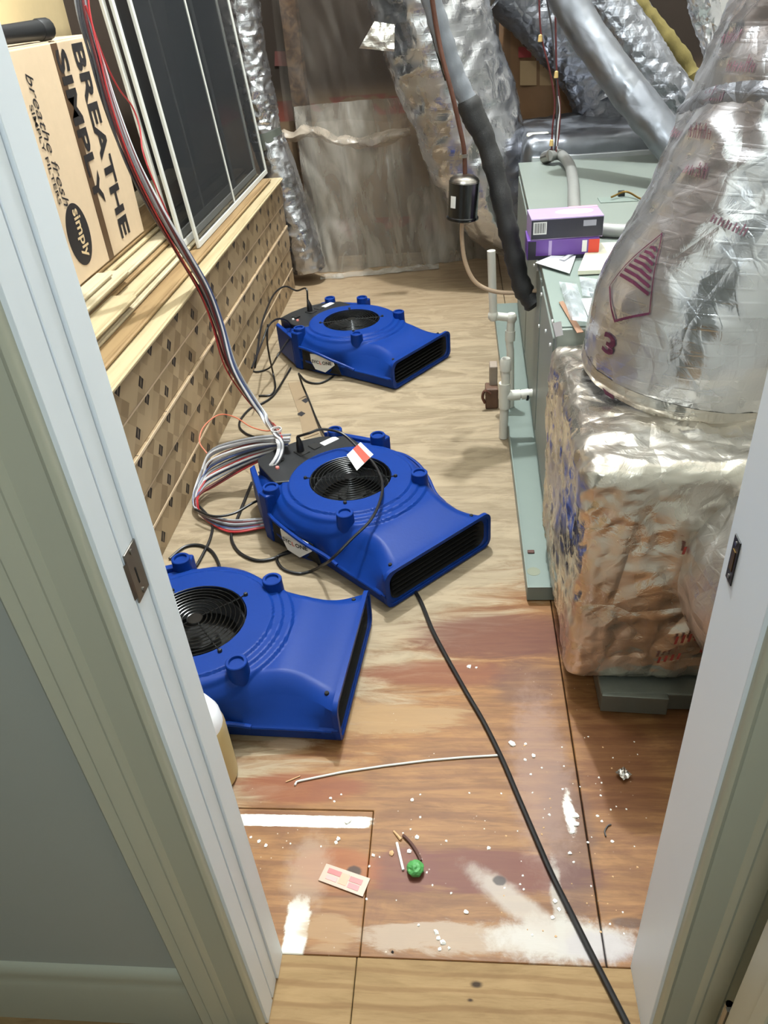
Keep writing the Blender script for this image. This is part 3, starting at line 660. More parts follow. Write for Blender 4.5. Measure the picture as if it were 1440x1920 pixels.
# loops in front of the middle fan's side
cord(g((472, 905), (462, 935), (470, 962), (500, 985))[:1]+g((440, 985), (434, 1010), (448, 1035), (478, 1050), (510, 1048), (535, 1036), (560, 1030), (588, 1040), (600, 1062)), .0052, M_rubber, 'black cord looping on the floor in front of the middle air mover')
cord([PZ(372, 948, .02), PZ(388, 965, .012), PZ(398, 985, .006), PZ(394, 1010, .006), PZ(380, 1040, .006), PZ(368, 1062, .006)], .0048, M_rubber, 'black cord dropping from the wire coil to behind the nearest air mover')
cord(g((318, 1048), (345, 1026), (372, 1022), (395, 1032), (408, 1052), (414, 1075)), .0052, M_rubber, 'black cord arched on the floor behind the nearest air mover')
cord(g((366, 955), (400, 968), (440, 962), (480, 940), (520, 930), z=.05), .0045, M_rubber, 'dark cord stretched across the coil of thermostat wire')
# cord tangle beside the far fan
pl1 = F1.location+Vector((math.cos(A(-35))*-.268-math.sin(A(-35))*-.010, math.sin(A(-35))*-.268+math.cos(A(-35))*-.010, .232))
cord([pl1, pl1+Vector((-.005, .02, .05)), PY(556, 545, 3.75), PY(535, 537, 3.75), PX(515, 550, -.90), PX(500, 580, -.90), PX(489, 615, -.90), PX(483, 655, -.88), PX(478, 690, -.9)], .0045, M_rubber, 'black cord arching from the far air mover plug up against the cartons')
cord([PX(472, 690, -.86), PX(492, 640, -.86), PX(503, 612, -.84), PX(520, 598, -.82), PX(540, 603, -.80), PX(548, 625, -.80), PX(535, 645, -.80), PX(520, 668, -.8), PZ(505, 690, .02), PZ(480, 697, .006), PZ(468, 690, .006)], .0043, M_rubber, 'black cord looped over the rear wing of the far air mover')
cord([PX(502, 608, -.84), PX(501, 640, -.85), PX(505, 668, -.86), PZ(512, 700, .01), PZ(516, 725, .006), PZ(508, 740, .006), PZ(485, 742, .006)], .0043, M_rubber, 'black cord hanging straight down beside the far air mover')
cord(g((545, 690), (530, 715), (512, 742), (490, 757), (470, 765), (452, 785), (449, 800), (460, 812), (478, 820)), .0045, M_rubber, 'black cord curving along the floor from the far air mover to the wire coil')
cord(g((560, 700), (575, 715), (600, 718), (625, 705), (632, 690)), .0042, M_rubber, 'black cord curled under the label of the far air mover')

# ================================================================ HANGING WIRE BUNDLE AND COIL
bp_ = [PX(150, -60, -1.03), PX(160, 20, -1.02), PX(185, 110, -1.0), PX(212, 200, -.985), PX(250, 300, -.965), PX(298, 395, -.945), PX(345, 475, -.93), PX(385, 545, -.915), PX(410, 610, -.90), PX(432, 685, -.88), PX(465, 742, -.835), PX(500, 790, -.77), PZ(520, 818, .225), PZ(524, 845, .205), PZ(510, 872, .17), PZ(490, 885, .12)]
base = spline(bp_, 6)
wb = root('wire_bundle', 'bundle of coloured thin wires hanging past the cartons to a coil on the floor', 'wire', tuple(PZ(450, 950)))
colors = ['grey', 'white', 'red', 'maroon', 'blue', 'grey', 'dark', 'white', 'red', 'grey', 'maroon', 'dark', 'white', 'maroon', 'grey', 'dark']
T0 = [(base[min(i+1, len(base)-1)]-base[max(i-1, 0)]).normalized() for i in range(len(base))]
for i, cn in enumerate(colors):
    rad = .005+.0135*((i*.618) % 1); ph = i*2.4; pts = []
    for j, p in enumerate(base):
        t = j/len(base); u = T0[j].cross(Vector((0, 1, 0))).normalized(); v = T0[j].cross(u)
        rr = rad*(1.25-.7*ss(.55, .82, t)+.35*math.sin(i+t*9)); a = ph+t*5
        pts.append(p+u*math.cos(a)*rr+v*math.sin(a)*rr)
    part('wire', MB().tube(pts, .0042 if cn != 'red' else .0028, 6, False), M_w[cn], wb, True, label=None)
# stray red wire bowing away from the bundle
part('wire', MB().tube(spline([PX(160, 10, -1.0), PX(195, 110, -1.0), PX(222, 165, -1.0), PX(248, 200, -1.0), PX(262, 240, -.99), PX(268, 285, -.98), PX(290, 345, -.96), PX(318, 410, -.945)], 6), .0026, 6), M_w['red'], wb, True)
part('wire', MB().tube(spline([PX(420, 885, -.9) if False else PZ(388, 850, .12), PZ(374, 828, .14), PZ(382, 800, .16), PZ(410, 778, .17), PZ(440, 782, .17), PZ(470, 800, .18), PZ(500, 808, .2), PZ(518, 803, .22)], 6), .0024, 6), M_w['orange'], wb, True, label='thin orange wire looping out of the coil')
# the coil: elongated loops, upper strands standing, lower ones on the floor
def wl(pts, cn, r=.0044): part('wire_loop', MB().tube(spline(pts, 6), r, 6), M_w[cn], wb, True)
for i in range(15):
    t = i/14; cn = ['grey', 'white', 'grey', 'maroon', 'white', 'grey', 'blue', 'dark', 'grey', 'red', 'white', 'blue', 'grey', 'maroon', 'red'][i]
    jz = R_.uniform(-.006, .006)
    A0 = Vector(PZ(545-12*t, 815+4*i % 9+26*t, .235-.10*t)); B0 = Vector(PZ(470-4*t, 822+52*t, .21-.12*t+jz)); C0 = Vector(PZ(404-6*t+R_.uniform(-6, 6), 842+70*t, .16-.11*t+jz))
    D0 = Vector(PZ(378+R_.uniform(-5, 5)-4*t, 880+46*t, .10-.05*t)); E0 = Vector(PZ(366+R_.uniform(-4, 4), 930+12*t, .045)); F0 = Vector(PZ(372+8*t, 958+10*t, .012+.02*(1-t)))
    G0 = Vector(PZ(430, 975+20*t+R_.uniform(-3, 3), .012+.024*(1-t))); H0 = Vector(PZ(500, 972+16*t, .016+.02*(1-t)))
    wl([A0, B0, C0, D0, E0, F0, G0, H0], cn, .0042)
wt = MB().tube([PZ(508, 812, .235), PZ(548, 812, .24)], .017, 10); 
part('cable_tie', MB().lathe([(.0195, -.004), (.0195, .004), (.017, .004), (.017, -.004)], 16, tuple(PZ(518, 806, .232)), True), M_label, wb)

# ================================================================ FOIL DUCTS
def ns(v, k): return noise.noise(Vector((v[0]*k, v[1]*k, v[2]*k)))
def duct_fn(path, radii, seed, amp=.012, ring=.010, pleat=14.0, flat=1.0, calm=0.0):
    P = spline(path, 10); N = len(P)
    L = [0.0]
    for i in range(1, N): L.append(L[-1]+(P[i]-P[i-1]).length)
    T = [(P[min(i+1, N-1)]-P[max(i-1, 0)]).normalized() for i in range(N)]
    U = []; u = T[0].cross(Vector((0, 1, 0)) if abs(T[0].y) < .9 else Vector((1, 0, 0))).normalized()
    for i in range(N):
        u = (u-T[i]*u.dot(T[i])).normalized(); U.append(u.copy())
    rad = np.interp(np.linspace(0, 1, N), np.linspace(0, 1, len(radii)), radii); so = Vector((seed*3.1, seed*1.7, seed*.9))
    def fn(s, t, off=0.0):
        f = s*(N-1); i = min(int(f), N-2); a = f-i
        p = P[i].lerp(P[i+1], a); tt = T[i].lerp(T[i+1], a).normalized(); uu = U[i].lerp(U[i+1], a); uu = (uu-tt*uu.dot(tt)).normalized(); ww = tt.cross(uu)
        l = L[i]+(L[i+1]-L[i])*a; r = rad[i]+(rad[i+1]-rad[i])*a
        th = 2*PI*t; c_, s_ = math.cos(th), math.sin(th)
        q = Vector((c_*1.1, s_*1.1, l*pleat*.35))+so
        n1 = noise.noise(q); q2 = Vector((c_*2.6, s_*2.6, l*pleat))+so; n2 = 1-2*abs(noise.noise(q2)); q3 = Vector((c_*r*26, s_*r*26, l*22))+so; n3 = 1-2*abs(noise.noise(q3))
        k_ = 1-calm*(1-ss(.30, .46, s))
        d = amp*n1*k_+ring*(n2-.4)*k_+.0035*n3*(.4+.6*k_)
        return p+(uu*c_+ww*s_*flat)*(r+d+off)
    return fn, L[-1]
def duct(name, label, path, radii, seed, mat, nu=120, nv=84, cap=False, **k):
    fn, L = duct_fn(path, radii, seed, **k); mb = MB().grid(lambda a, b: fn(a, b), nu, nv, True)
    if cap: mb.f.append(tuple(range(nv))[::-1]); mb.f.append(tuple(range((nu-1)*nv, nu*nv)))
    o0 = tuple(path[0]); r = root(name, label, 'duct', (path[0][0], path[0][1], min(p[2] for p in path)))
    part('foil_jacket', mb, mat, r, True)
    for s_, nm in ((0.0, 'end_collar'),):
        c_ = Vector(path[0]); pass
    return r, fn, L
# big duct rising from the plenum
PT = .668
bd, bfn, bL = duct('supply_duct', 'large silver foil duct rising from the near plenum at the right', [(.535, 1.735, PT-.012), (.562, 1.735, .80), (.648, 1.75, .98), (.730, 1.79, 1.18), (.822, 1.84, 1.40), (.90, 1.90, 1.65), (1.0, 1.95, 1.95)], [.245, .262, .262, .258, .252, .25, .25], 1, M_foil, 170, 120, amp=.016, ring=.014, pleat=11, calm=.75)
part('duct_collar', MB().grid(lambda a, b: bfn(.0+.055*a, b, .007-.012*abs(a-.5)), 10, 64, True), M_foilw, bd, True)
for s0, s1 in ((.465, .49), (.66, .685)):
    part('strap_band', MB().grid(lambda a, b: bfn(s0+(s1-s0)*a+.02*math.sin(2*PI*b), b, .004*math.sin(PI*a)), 6, 72, True), M_foild, bd, True)
def on_duct(fn, L, s0, t0, r, sgn=1):                       # u along -axis (text reads down the duct), v round it
    return lambda u, v: fn(s0-u/L*1.0, t0+sgn*v/(2*PI*r), .004)
def find_t(fn, s, u, v):                                    # nearest place on the jacket to a sight line
    best = None; rd = Vector(_ray(u, v)).normalized()
    for i in range(60):
        for j in range(120):
            ss_ = i/59; p = fn(ss_, j/120); d = p-Vector(EYE); k = d.dot(rd); e = (d-rd*k).length+.02*k
            if best is None or e < best[0]: best = (e, ss_, j/120)
    return best[1], best[2]
ink = MB()
s1_, t1_ = find_t(bfn, .2, 1142, 640); text_on(ink, '3', lambda u, v: bfn(s1_+(.02-v)/bL, t1_+(u-.02)/(2*PI*.26), .003), .042, .042, bold=.03); part('maroon_numeral', ink, M_purpleink, bd); ink = MB()
s2_, t2_ = find_t(bfn, .2, 1135, 745); text_on(ink, 'E', lambda u, v: bfn(s2_+(.03-v)/bL, t2_+(u-.03)/(2*PI*.26), .003), .05, .055, bold=.06)
part('maroon_letter', ink, M_purpleink, bd)
s3_, t3_ = find_t(bfn, .3, 1205, 500); ink = MB()
for k in range(7):                                          # striped triangle badge
    wd = .010+.0065*k; ink.add([bfn(s3_+(.045-.012*k+dv)/bL, t3_+du/(2*PI*.26), .003) for du, dv in ((-wd, 0), (0, .003), (wd, 0), (wd, -.006), (0, -.003), (-wd, -.006))], [(0, 1, 4, 5), (1, 2, 3, 4)])
for (a, b) in (((-.07, -.06), (0, .075)), ((0, .075), (.07, -.06)), ((-.07, -.06), (0, -.10)), ((0, -.10), (.07, -.06))):
    n_ = 6
    for i in range(n_):
        q = [(a[0]+(b[0]-a[0])*(i+e)/n_, a[1]+(b[1]-a[1])*(i+e)/n_) for e in (0, 1)]
        ink.add([bfn(s3_+(y+w_)/bL, t3_+x/(2*PI*.26), .003) for (x, y), w_ in ((q[0], 0), (q[1], 0), (q[1], .005), (q[0], .005))], [(0, 1, 2, 3)])
part('badge_print', ink, M_purpleink, bd, label='maroon striped triangle badge on the foil')
ink = MB()
for (u, v, n_) in ((1345, 80, 5), (1360, 130, 5), (1320, 190, 5), (1290, 255, 5), (1285, 325, 4), (1330, 420, 5), (1245, 250, 4)):
    s_, t_ = find_t(bfn, .6, u, v)
    for i in range(n_):
        h_ = R_.uniform(.014, .03)
        for a, b, c_, d_ in ((0, 0, .0022, h_), (.007, 0, .0092, h_*.8), (0, h_*.5, .008, h_*.58)):
            ink.add([bfn(s_+(y)/bL, t_+(x+.015*i)/(2*PI*.26), .003) for x, y in ((a, b), (c_, b), (c_, d_), (a, d_))], [(0, 1, 2, 3)])
part('code_print', ink, plain('faded_maroon_foil_print', (138, 100, 112), .4, .5, .15, 40), bd, label='faint maroon printing on the foil', stuff=True)

# near plenum: foil-wrapped box, soft corners
def foilbox(lo, hi, rad, seed, n=40, amp=.010):
    lo, hi = Vector(lo), Vector(hi); c = (lo+hi)/2; h = (hi-lo)/2; mb = MB(); so = Vector((seed, seed*2, seed*3))
    def pt(p):
        q = Vector((p[0]*h.x, p[1]*h.y, p[2]*h.z)); inner = Vector([max(-(h[i]-rad), min(h[i]-rad, q[i])) for i in range(3)]); d = q-inner
        nn = d.normalized() if d.length > 1e-6 else Vector((0, 0, 1)); q = inner+nn*rad if d.length > 1e-6 else q
        wpt = q+c
        k = amp*noise.noise(wpt*4+so)+.0035*(1-2*abs(noise.noise(Vector((wpt.x*9, wpt.y*9, wpt.z*7))+so)))+.004*(1-2*abs(noise.noise(Vector((wpt.x*22, wpt.y*22, wpt.z*17))+so)))+.003*(1-2*abs(noise.noise(wpt*38+so)))
        return wpt+nn*k
    t = [math.sin((i/(n-1)-.5)*PI*.98)/math.sin(.49*PI) for i in range(n)]
    for ax in range(3):
        for sg in (-1, 1):
            vs = []; 
            for a in t:
                for b in t:
                    p = [0, 0, 0]; p[ax] = sg; p[(ax+1) % 3] = a; p[(ax+2) % 3] = b; vs.append(pt(p))
            mb.add(vs, [(i*n+j, i*n+j+1, (i+1)*n+j+1, (i+1)*n+j) for i in range(n-1) for j in range(n-1)])
    return mb
pn = root('foil_plenum', 'boxy foil-wrapped duct plenum standing nearest the door at right', 'plenum', (.62, 1.62, .075))
part('foil_wrap', foilbox((.243, 1.31, .078), (1.06, 1.94, PT), .032, 2, 84), foil_mat('crumpled_plenum_foil', (222, 214, 202), .25, .7, 11, None, False), pn, True, merge=True)
ink = MB()
for (x, z, s) in ((.47, .21, .05), (.53, .185, .05), (.44, .15, .04), (.52, .51, .06), (.45, .47, .04)):
    for i in range(4):
        ink.add([(x+.014*i+dx, 1.2945, z+dz+.004*i) for dx, dz in ((0, 0), (.006, 0), (.009, s*.5), (.003, s*.5))], [(0, 1, 2, 3)])
part('faint_red_print', ink, plain('faded_red_foil_print', (150, 60, 52), .5, .2), pn)
ft = root('steel_foot', 'grey sheet metal bracket sticking out beneath the foil plenum', 'bracket', (.45, 1.40, 0))
part('bracket_plate', MB().box((.318, 1.27, .018), (.62, 1.55, .072)), M_steelfoot, ft, False, .004)
part('bent_flange', MB().prism([(.318, 1.262), (.47, 1.252), (.47, 1.27), (.32, 1.272)], .020, .075), M_steelfoot, ft, False, .002)
part('support_block', MB().box((.40, 1.42, 0), (.95, 1.85, .074)), M_beam, ft)
duct('branch_duct', 'puffy silver foil duct curving out of the plenum behind the right door jamb', [(.70, 1.36, .42), (.71, 1.22, .41), (.80, 1.07, .40), (.98, .98, .40), (1.25, .95, .40)], [.235, .245, .25, .245, .24], 5, foil_mat('pale_branch_foil', (216, 212, 208), .33, .5, 20), 70, 70, amp=.012, ring=.012, pleat=16)

# ================================================================ AIR HANDLER
ah = root('air_handler', 'grey painted steel air handler cabinet lying along the right side', 'air handler', (.62, 2.9, .1))
az0, az1 = .085, .70; axn, axf = .255, .300; ay0, ay1 = 1.96, 4.06
def ax_(y): return axn+(axf-axn)*(y-ay0)/(ay1-ay0)
part('cabinet', MB().prism([(ax_(ay0), ay0), (1.10, ay0), (1.13, ay1), (ax_(ay1), ay1)], az0, az1), M_grey, ah, False, .004)
part('top_panel', MB().prism([(ax_(2.62)-.004, 2.62), (1.10, 2.62), (1.13, ay1-.01), (ax_(ay1)-.004, ay1-.01)], az1-.001, az1+.006), M_grey, ah, False, .002)
part('top_panel', MB().prism([(ax_(1.97)-.004, 1.97), (1.10, 1.97), (1.10, 2.60), (ax_(2.60)-.004, 2.60)], az1-.001, az1+.005), M_pan, ah, False, .002)
for y0, y1, z0, z1 in ((2.0, 2.42, .12, .66), (2.46, 3.1, .12, .66), (3.14, 3.98, .12, .66)):
    part('side_panel', MB().prism([(ax_(y0)-.005, y0), (ax_(y0)+.01, y0), (ax_(y1)+.01, y1), (ax_(y1)-.005, y1)], z0, z1), M_grey, ah, False, .002)
for y, z in ((2.05, .62), (2.2, .60), (2.4, .64), (2.44, .52), (2.02, .70), (2.6, .655), (2.75, .62)):
    part('screw_head', MB().lathe([(0, .004), (.005, .003), (.006, 0)], 8).mesh('q') and MB().prism(circ(.006, 8, 0, 2*PI, (y, z)), 0, .004, lambda a, b, c: (ax_(a)-.005-c, a, b)), M_label, ah)
part('raised_patch', MB().box((.555, 3.20, az1+.006), (.70, 3.28, az1+.010)), M_pan, ah, False, .002)
ck = MB().tube(spline([(.60, 3.23, az1+.02), (.66, 3.26, az1+.03), (.70, 3.2, az1+.018), (.72, 3.19, az1+.014)], 5), .004, 8)
part('drain_fitting', ck, M_brass, ah, True, label='small brass fitting on the top panel')
part('drain_cap', MB().box((.635, 3.27, az1+.006), (.66, 3.29, az1+.03)), M_black, ah, False, .002)
pn2 = root('drain_pan', 'long pale green sheet metal drain pan under the air handler', 'drain pan', (.6, 2.6, 0))
part('pan_bottom', MB().box((.180, 1.68, .004), (1.05, 4.05, .009)), M_pan, pn2)
part('pan_rim', MB().box((.178, 1.68, .004), (.1815, 4.05, .052)), M_pan, pn2, False, .0008)
part('pan_rim', MB().box((.178, 1.678, .004), (1.05, 1.6815, .052)), M_pan, pn2, False, .0008)
part('rust_stain', MB().prism([(x*1.0, y) for x, y in circ(.02, 12, 0, 2*PI, (.207, 1.80))], .0091, .0096), plain('damp_stain', (128, 132, 112), .5), pn2)
part('support_block', MB().box((.33, 2.1, .0092), (1.0, 2.2, .0848)), M_beam, pn2); part('support_block', MB().box((.33, 3.7, .0092), (1.0, 3.8, .0848)), M_beam, pn2)
sc_ = single('pan_scrap', MB().box((.196, 1.885, .009), (.217, 1.90, .014)), M_brownbark, 'small dark wood splinter lying in the pale green drain pan', 'splinter', False, .002)
# far plenum and the foil behind the cabinet
fp = root('rear_plenum', 'smooth grey foil-taped plenum joined to the far end of the air handler', 'plenum', (.75, 4.4, .1))
part('foil_wrap', foilbox((.33, 4.07, .09), (1.2, 4.75, .80), .05, 9, 30, .012), M_foils, fp, True, merge=True)
part('sealing_tape', MB().prism([(.36, 4.045), (1.12, 4.045), (1.12, 4.09), (.36, 4.09)], .70, .728), foil_mat('white_foil_tape', (214, 216, 220), .4, .15, 8, None, False), fp, False, .004)
duct('return_duct', 'wide silver foil duct dropping in front of the dusty plastic at the back', [(-.20, 4.42, 1.80), (-.15, 4.42, 1.50), (-.07, 4.42, 1.20), (.03, 4.42, .92), (.13, 4.42, .64), (.24, 4.46, .42), (.38, 4.55, .33)], [.275, .275, .27, .265, .25, .23, .22], 3, M_foil, 130, 96, amp=.016, ring=.013, pleat=12)
ff_ = root('foil_flap', 'torn bright flap of foil tape sticking out at the left of the wide back duct', 'foil scrap', tuple(PY(715, 60, 4.12)))
part('flap_sheet', MB().grid(lambda a, b: Vector(PY(702+38*b-14*a*(1-b)*2, 40+50*a+6*b, 4.14))+Vector((0, -.012*noise.noise(Vector((a*5, b*5, 2)))-.02*math.sin(a*2), 0)), 12, 10), M_foilw, ff_, True)
duct('corner_duct_upper', 'narrow crinkled silver duct hanging at the far left corner above its collar', [PY(440, -90, 4.62), PY(452, 40, 4.62), PY(470, 130, 4.62), PY(488, 205, 4.62), PY(497, 262, 4.62)], [.105, .10, .095, .09, .085], 6, M_foil, 90, 56, amp=.008, ring=.010, pleat=30)
dl, _, _ = duct('corner_duct_lower', 'narrow silver duct leaning from the collar down to the floor beyond the cartons', [PY(503, 258, 4.62), PY(520, 310, 4.62), PY(545, 390, 4.62), PY(566, 455, 4.60), Vector((-.905, 4.60, .075))], [.085, .098, .098, .10, .10], 7, M_foil, 90, 56, True, amp=.007, ring=.006, pleat=26)
part('duct_collar', MB().tube([PY(496, 246, 4.62), PY(505, 275, 4.62)], .092, 28), M_steelfoot, dl, True)
# ducts over the air handler
duct('slim_duct', 'slim smooth grey duct slanting down to the right above the air handler', [PY(1020, -110, 3.75), PY(1075, 20, 3.7), PY(1130, 105, 3.6), PY(1190, 185, 3.5), PY(1250, 262, 3.4), PY(1320, 350, 3.3)], [.068]*6, 11, M_foils, 60, 40, amp=.004, ring=.003, pleat=9)
duct('crinkled_duct', 'medium crinkled silver duct behind the slim grey one', [PY(1060, -90, 4.05), PY(1125, 0, 4.0), PY(1188, 88, 3.95), PY(1250, 175, 3.9), PY(1320, 270, 3.85)], [.098]*5, 12, M_foild, 90, 60, amp=.006, ring=.009, pleat=22)
y_d, _, _ = duct('torn_duct', 'grey duct with torn jacket showing yellow fibreglass along its side', [PY(1090, -90, 4.36), PY(1152, 0, 4.33), PY(1202, 72, 4.30), PY(1252, 150, 4.27), PY(1310, 250, 4.24)], [.105]*5, 13, M_foils, 70, 54, amp=.005, ring=.004, pleat=10)
part('torn_insulation', MB().tube([Vector(p)+Vector((0, .02*noise.noise(Vector(p)*9), 0)) for p in spline([PY(1140, -80, 4.22), PY(1192, 0, 4.2), PY(1238, 58, 4.18), PY(1280, 110, 4.16), PY(1305, 160, 4.14)], 8)], [.038+.012*noise.noise(Vector((i*.7, 1, 2))) for i in range(33)], 12), M_yellow, y_d, True, label='exposed yellow fibreglass')
duct('back_duct', 'dim crinkled silver duct crossing high behind the thin hanging wires', [PY(960, -40, 4.7), PY(1060, 60, 4.7), PY(1120, 150, 4.7), PY(1150, 260, 4.65)], [.17, .17, .16, .16], 14, M_foild, 80, 60, amp=.01, ring=.012, pleat=20)
duct('top_right_duct', 'stub of silver duct at the top beside the large supply duct', [PY(1290, -90, 3.6), PY(1318, 0, 3.6), PY(1330, 50, 3.6), PY(1345, 120, 3.55)], [.05, .05, .045, .03], 15, M_foil, 50, 44, amp=.006, ring=.008, pleat=20)
# dark timber and batts seen between the ducts
for i, (xa, xb, y) in enumerate(((.10, .19, 4.93), (.78, .87, 4.93), (-.95, -.86, 4.98))):
    single('wall_stud', MB().box((xa, y, 0), (xb, y+.09, 5.19)), M_roof, ('dark timber stud right of the wide back duct', 'dark timber stud behind the torn yellow duct', 'dark timber stud at the far left corner behind the narrow duct')[i], 'stud', False, .003)
bt = root('insulation_batt', 'bulging brown kraft-faced insulation batt with red and pale print between the back ducts', 'insulation', (.5, 4.9, 0))
part('kraft_face', MB().grid(lambda a, b: (.24+.50*b, 4.93-.07*math.sin(PI*b)-.02*noise.noise(Vector((a*6, b*3, 1))), .02+1.9*a), 40, 20), plain('brown_kraft_face', (128, 94, 62), .7, 0, .15, 9, .1), bt, True)
q = lambda u, v: PY(u, v, 4.852)
for nm, c, rect in (('red_print', (150, 50, 46), (972, 88, 996, 108)), ('red_print', (120, 40, 36), (1004, 80, 1034, 112)), ('pale_print', (170, 140, 100), (975, 114, 1006, 160)), ('pale_print', (160, 130, 92), (1012, 116, 1040, 160))):
    u0, v0, u1, v1 = rect; part(nm, MB().add([q(u0, v0), q(u1, v0), q(u1, v1), q(u0, v1)], [(0, 1, 2, 3)]), plain('batt_'+nm+str(v0), c, .7), bt)
# plastic sheeting
def sheetmb(x0, x1, z0, z1, seed, y0, lean, hem=0.0, sag=.0):
    def f(a, b):
        x = x0+(x1-x0)*b; z = z0+(z1-z0)*a
        fold = .040*noise.noise(Vector((x*5+seed, z*1.2, 0)))+.028*(1-2*abs(noise.noise(Vector((x*9+seed+z*2, z*2.2, 4)))))+.010*(1-2*abs(noise.noise(Vector((x*16+z*3, z*3, seed)))))
        zz = z+(.05*noise.noise(Vector((x*4+seed, 0, 8)))+sag*math.sin(b*PI))*(1-a) if hem else z
        return (x, y0+lean*zz+fold+.12*(b-.5), max(zz, .004))
    return MB().grid(f, 70, 90)
pl = root('plastic_sheet_lower', 'dusty clear plastic sheeting draped over the lower part of the back wall', 'plastic sheet', (-.4, 4.8, 0))
part('film', sheetmb(-.90, .22, .003, .93, 3, 4.77, .05), M_film, pl, True)
part('floor_hem', MB().grid(lambda a, b: (-.84+.72*b, 4.70-.05*a+.10*(b-.5)+.025*noise.noise(Vector((b*9, a*2, 3))), .006+.016*(1-a)*(1+noise.noise(Vector((b*14, a*3, 1))))), 8, 60), M_film, pl, True)
pu = root('plastic_sheet_upper', 'upper curtain of dusty clear plastic hanging over the back wall', 'plastic sheet', (-.4, 4.86, .85))
part('film', sheetmb(-.96, .30, .86, 2.3, 8, 4.70, .11, 1, -.03), film_mat('dusty_polythene_upper', .18, (112, 102, 92), .4), pu, True)
hp = spline([PY(497, 250, 4.70), PY(540, 256, 4.70), PY(590, 246, 4.70), PY(630, 262, 4.71), PY(690, 266, 4.72), PY(770, 246, 4.74)], 8)
part('gathered_hem', MB().grid(lambda a, b: hp[min(len(hp)-1, int(a*(len(hp)-1)+.5))]+Vector((0, -.05*math.sin(PI*b)+.015*noise.noise(Vector((a*9, b*3, 2))), (b-.5)*(.05+.06*abs(noise.noise(Vector((a*5, 3, 1)))))+.02*noise.noise(Vector((a*14, b*2, 5))))), len(hp), 12), film_mat('thick_folded_polythene', .55, (178, 162, 144), .3), pu, True)
rp = root('red_print_batt', 'faded red label on the wall insulation showing through the plastic', 'label', tuple(PY(535, 112, 5.07)))
for rect in ((515, 96, 548, 124), (666, 262, 708, 280)):
    u0, v0, u1, v1 = rect; part('print_patch', MB().add([PY(a, b, 5.074) for a, b in ((u0, v0), (u1, v0), (u1, v1), (u0, v1))], [(0, 1, 2, 3)]), plain('faded_red_batt_print', (92, 48, 42), .7), rp)

# ================================================================ REFRIGERANT LINES, DRIER, PIPES
sl = root('suction_line', 'thick insulated refrigerant pipe, grey above and black below, bending into the air handler', 'pipe', tuple(PY(1000, 570, 2.62)))
gp = spline([PY(790, -80, 2.75), PY(812, 10, 2.75), PY(835, 85, 2.75), PY(858, 150, 2.75), PY(886, 205, 2.74)], 6)
bk = spline([PY(880, 195, 2.74), PY(905, 250, 2.73), PY(928, 320, 2.71), PY(946, 400, 2.68), PY(962, 470, 2.66), PY(980, 540, 2.64), PY(1003, 572, 2.63)], 6)
part('grey_sleeve', MB().tube(gp, [.030+.002*math.sin(i*1.7) for i in range(len(gp))], 16), M_pipe_grey, sl, True, label='grey upper sleeve')
part('black_sleeve', MB().tube(bk, [.033+.0025*math.sin(i*1.3)+.002*math.sin(i*3.1) for i in range(len(bk))], 16), M_pipe_black, sl, True, label='black lower sleeve')
part('taped_joint', MB().tube(spline([PY(876, 186, 2.74), PY(890, 222, 2.735), PY(902, 244, 2.73)], 6), [.032, .037, .039, .038, .037, .039, .037, .038, .037, .0365, .036, .035, .034], 16), M_pipe_black, sl, True)
part('copper_stub', MB().tube([PY(1000, 562, 2.63), (ax_(2.63)+.02, 2.62, PY(1012, 548, 2.62).z)], .014, 12), M_cond, sl, True)
fd = root('filter_drier', 'black cylindrical filter drier with silver cap hanging on a copper line', 'filter drier', tuple(PY(866, 415, 2.68)))
t_, b_ = PY(871, 330, 2.68), PY(867, 412, 2.68); ax = (t_-b_)
part('canister', MB().tube([b_-ax*.02, b_+ax*.02, b_+ax*.08, b_+ax*.10, b_+ax*.84, b_+ax*.9], [.036, .050, .052, .049, .0495, .050], 28), M_gloss, fd, True)
part('silver_cap', MB().tube([b_+ax*.88, b_+ax*.95, b_+ax*1.02, b_+ax*1.05], [.0505, .046, .03, .012], 28), M_strike, fd, True)
part('lower_rim', MB().tube([b_+ax*.03, b_+ax*.07], .0535, 28), M_gloss, fd, True)
lv = PY(848, 380, 2.63); part('paper_label', MB().grid(lambda a, b: (lambda th: Vector((b_.x, b_.y, b_.z))+ax*(.35+.27*a)+Vector((math.cos(th), math.sin(th), 0))*.0515)(-PI*.80+.42*b), 3, 6), M_label, fd, True)
part('copper_line', MB().tube(spline([PY(800, -80, 2.7), PY(812, 10, 2.7), PY(820, 60, 2.7), PY(830, 110, 2.69), PY(846, 170, 2.68), PY(860, 230, 2.68), PY(870, 280, 2.68), PY(872, 328, 2.68)], 6), .0075, 10), M_copper, fd, True)
part('tan_line', MB().tube(spline([PY(867, 412, 2.68), PY(866, 445, 2.68), PY(872, 490, 2.68), PY(888, 525, 2.67), PY(915, 543, 2.66), PY(955, 549, 2.64), (ax_(2.62)+.01, 2.62, PY(1005, 545, 2.62).z)], 6), .0075, 10), M_tan_tube, fd, True)
part('clip', MB().lathe([(.013, -.005), (.013, .005), (.008, .005), (.008, -.005)], 12, tuple(PY(869, 292, 2.68)), True), M_strike, fd)
single('thin_conduit', MB().tube(spline([PY(800, -60, 2.9), PY(805, 30, 2.9), PY(820, 90, 2.9), PY(838, 150, 2.9)], 6), .008, 8), M_gloss, 'thin dark cable beside the grey pipe sleeve at the top', 'cable', True)
pv = root('condensate_drain', 'white plastic condensate drain pipe with capped tee beside the air handler', 'drain pipe', (.165, 2.63, 0))
yv = 2.62; base_p = Vector((.172, yv, .052))
V1 = PY(948, 735, yv)
part('capped_riser', MB().tube([V1, PY(948, 672, yv)], .0165, 16), M_pvc, pv, True)
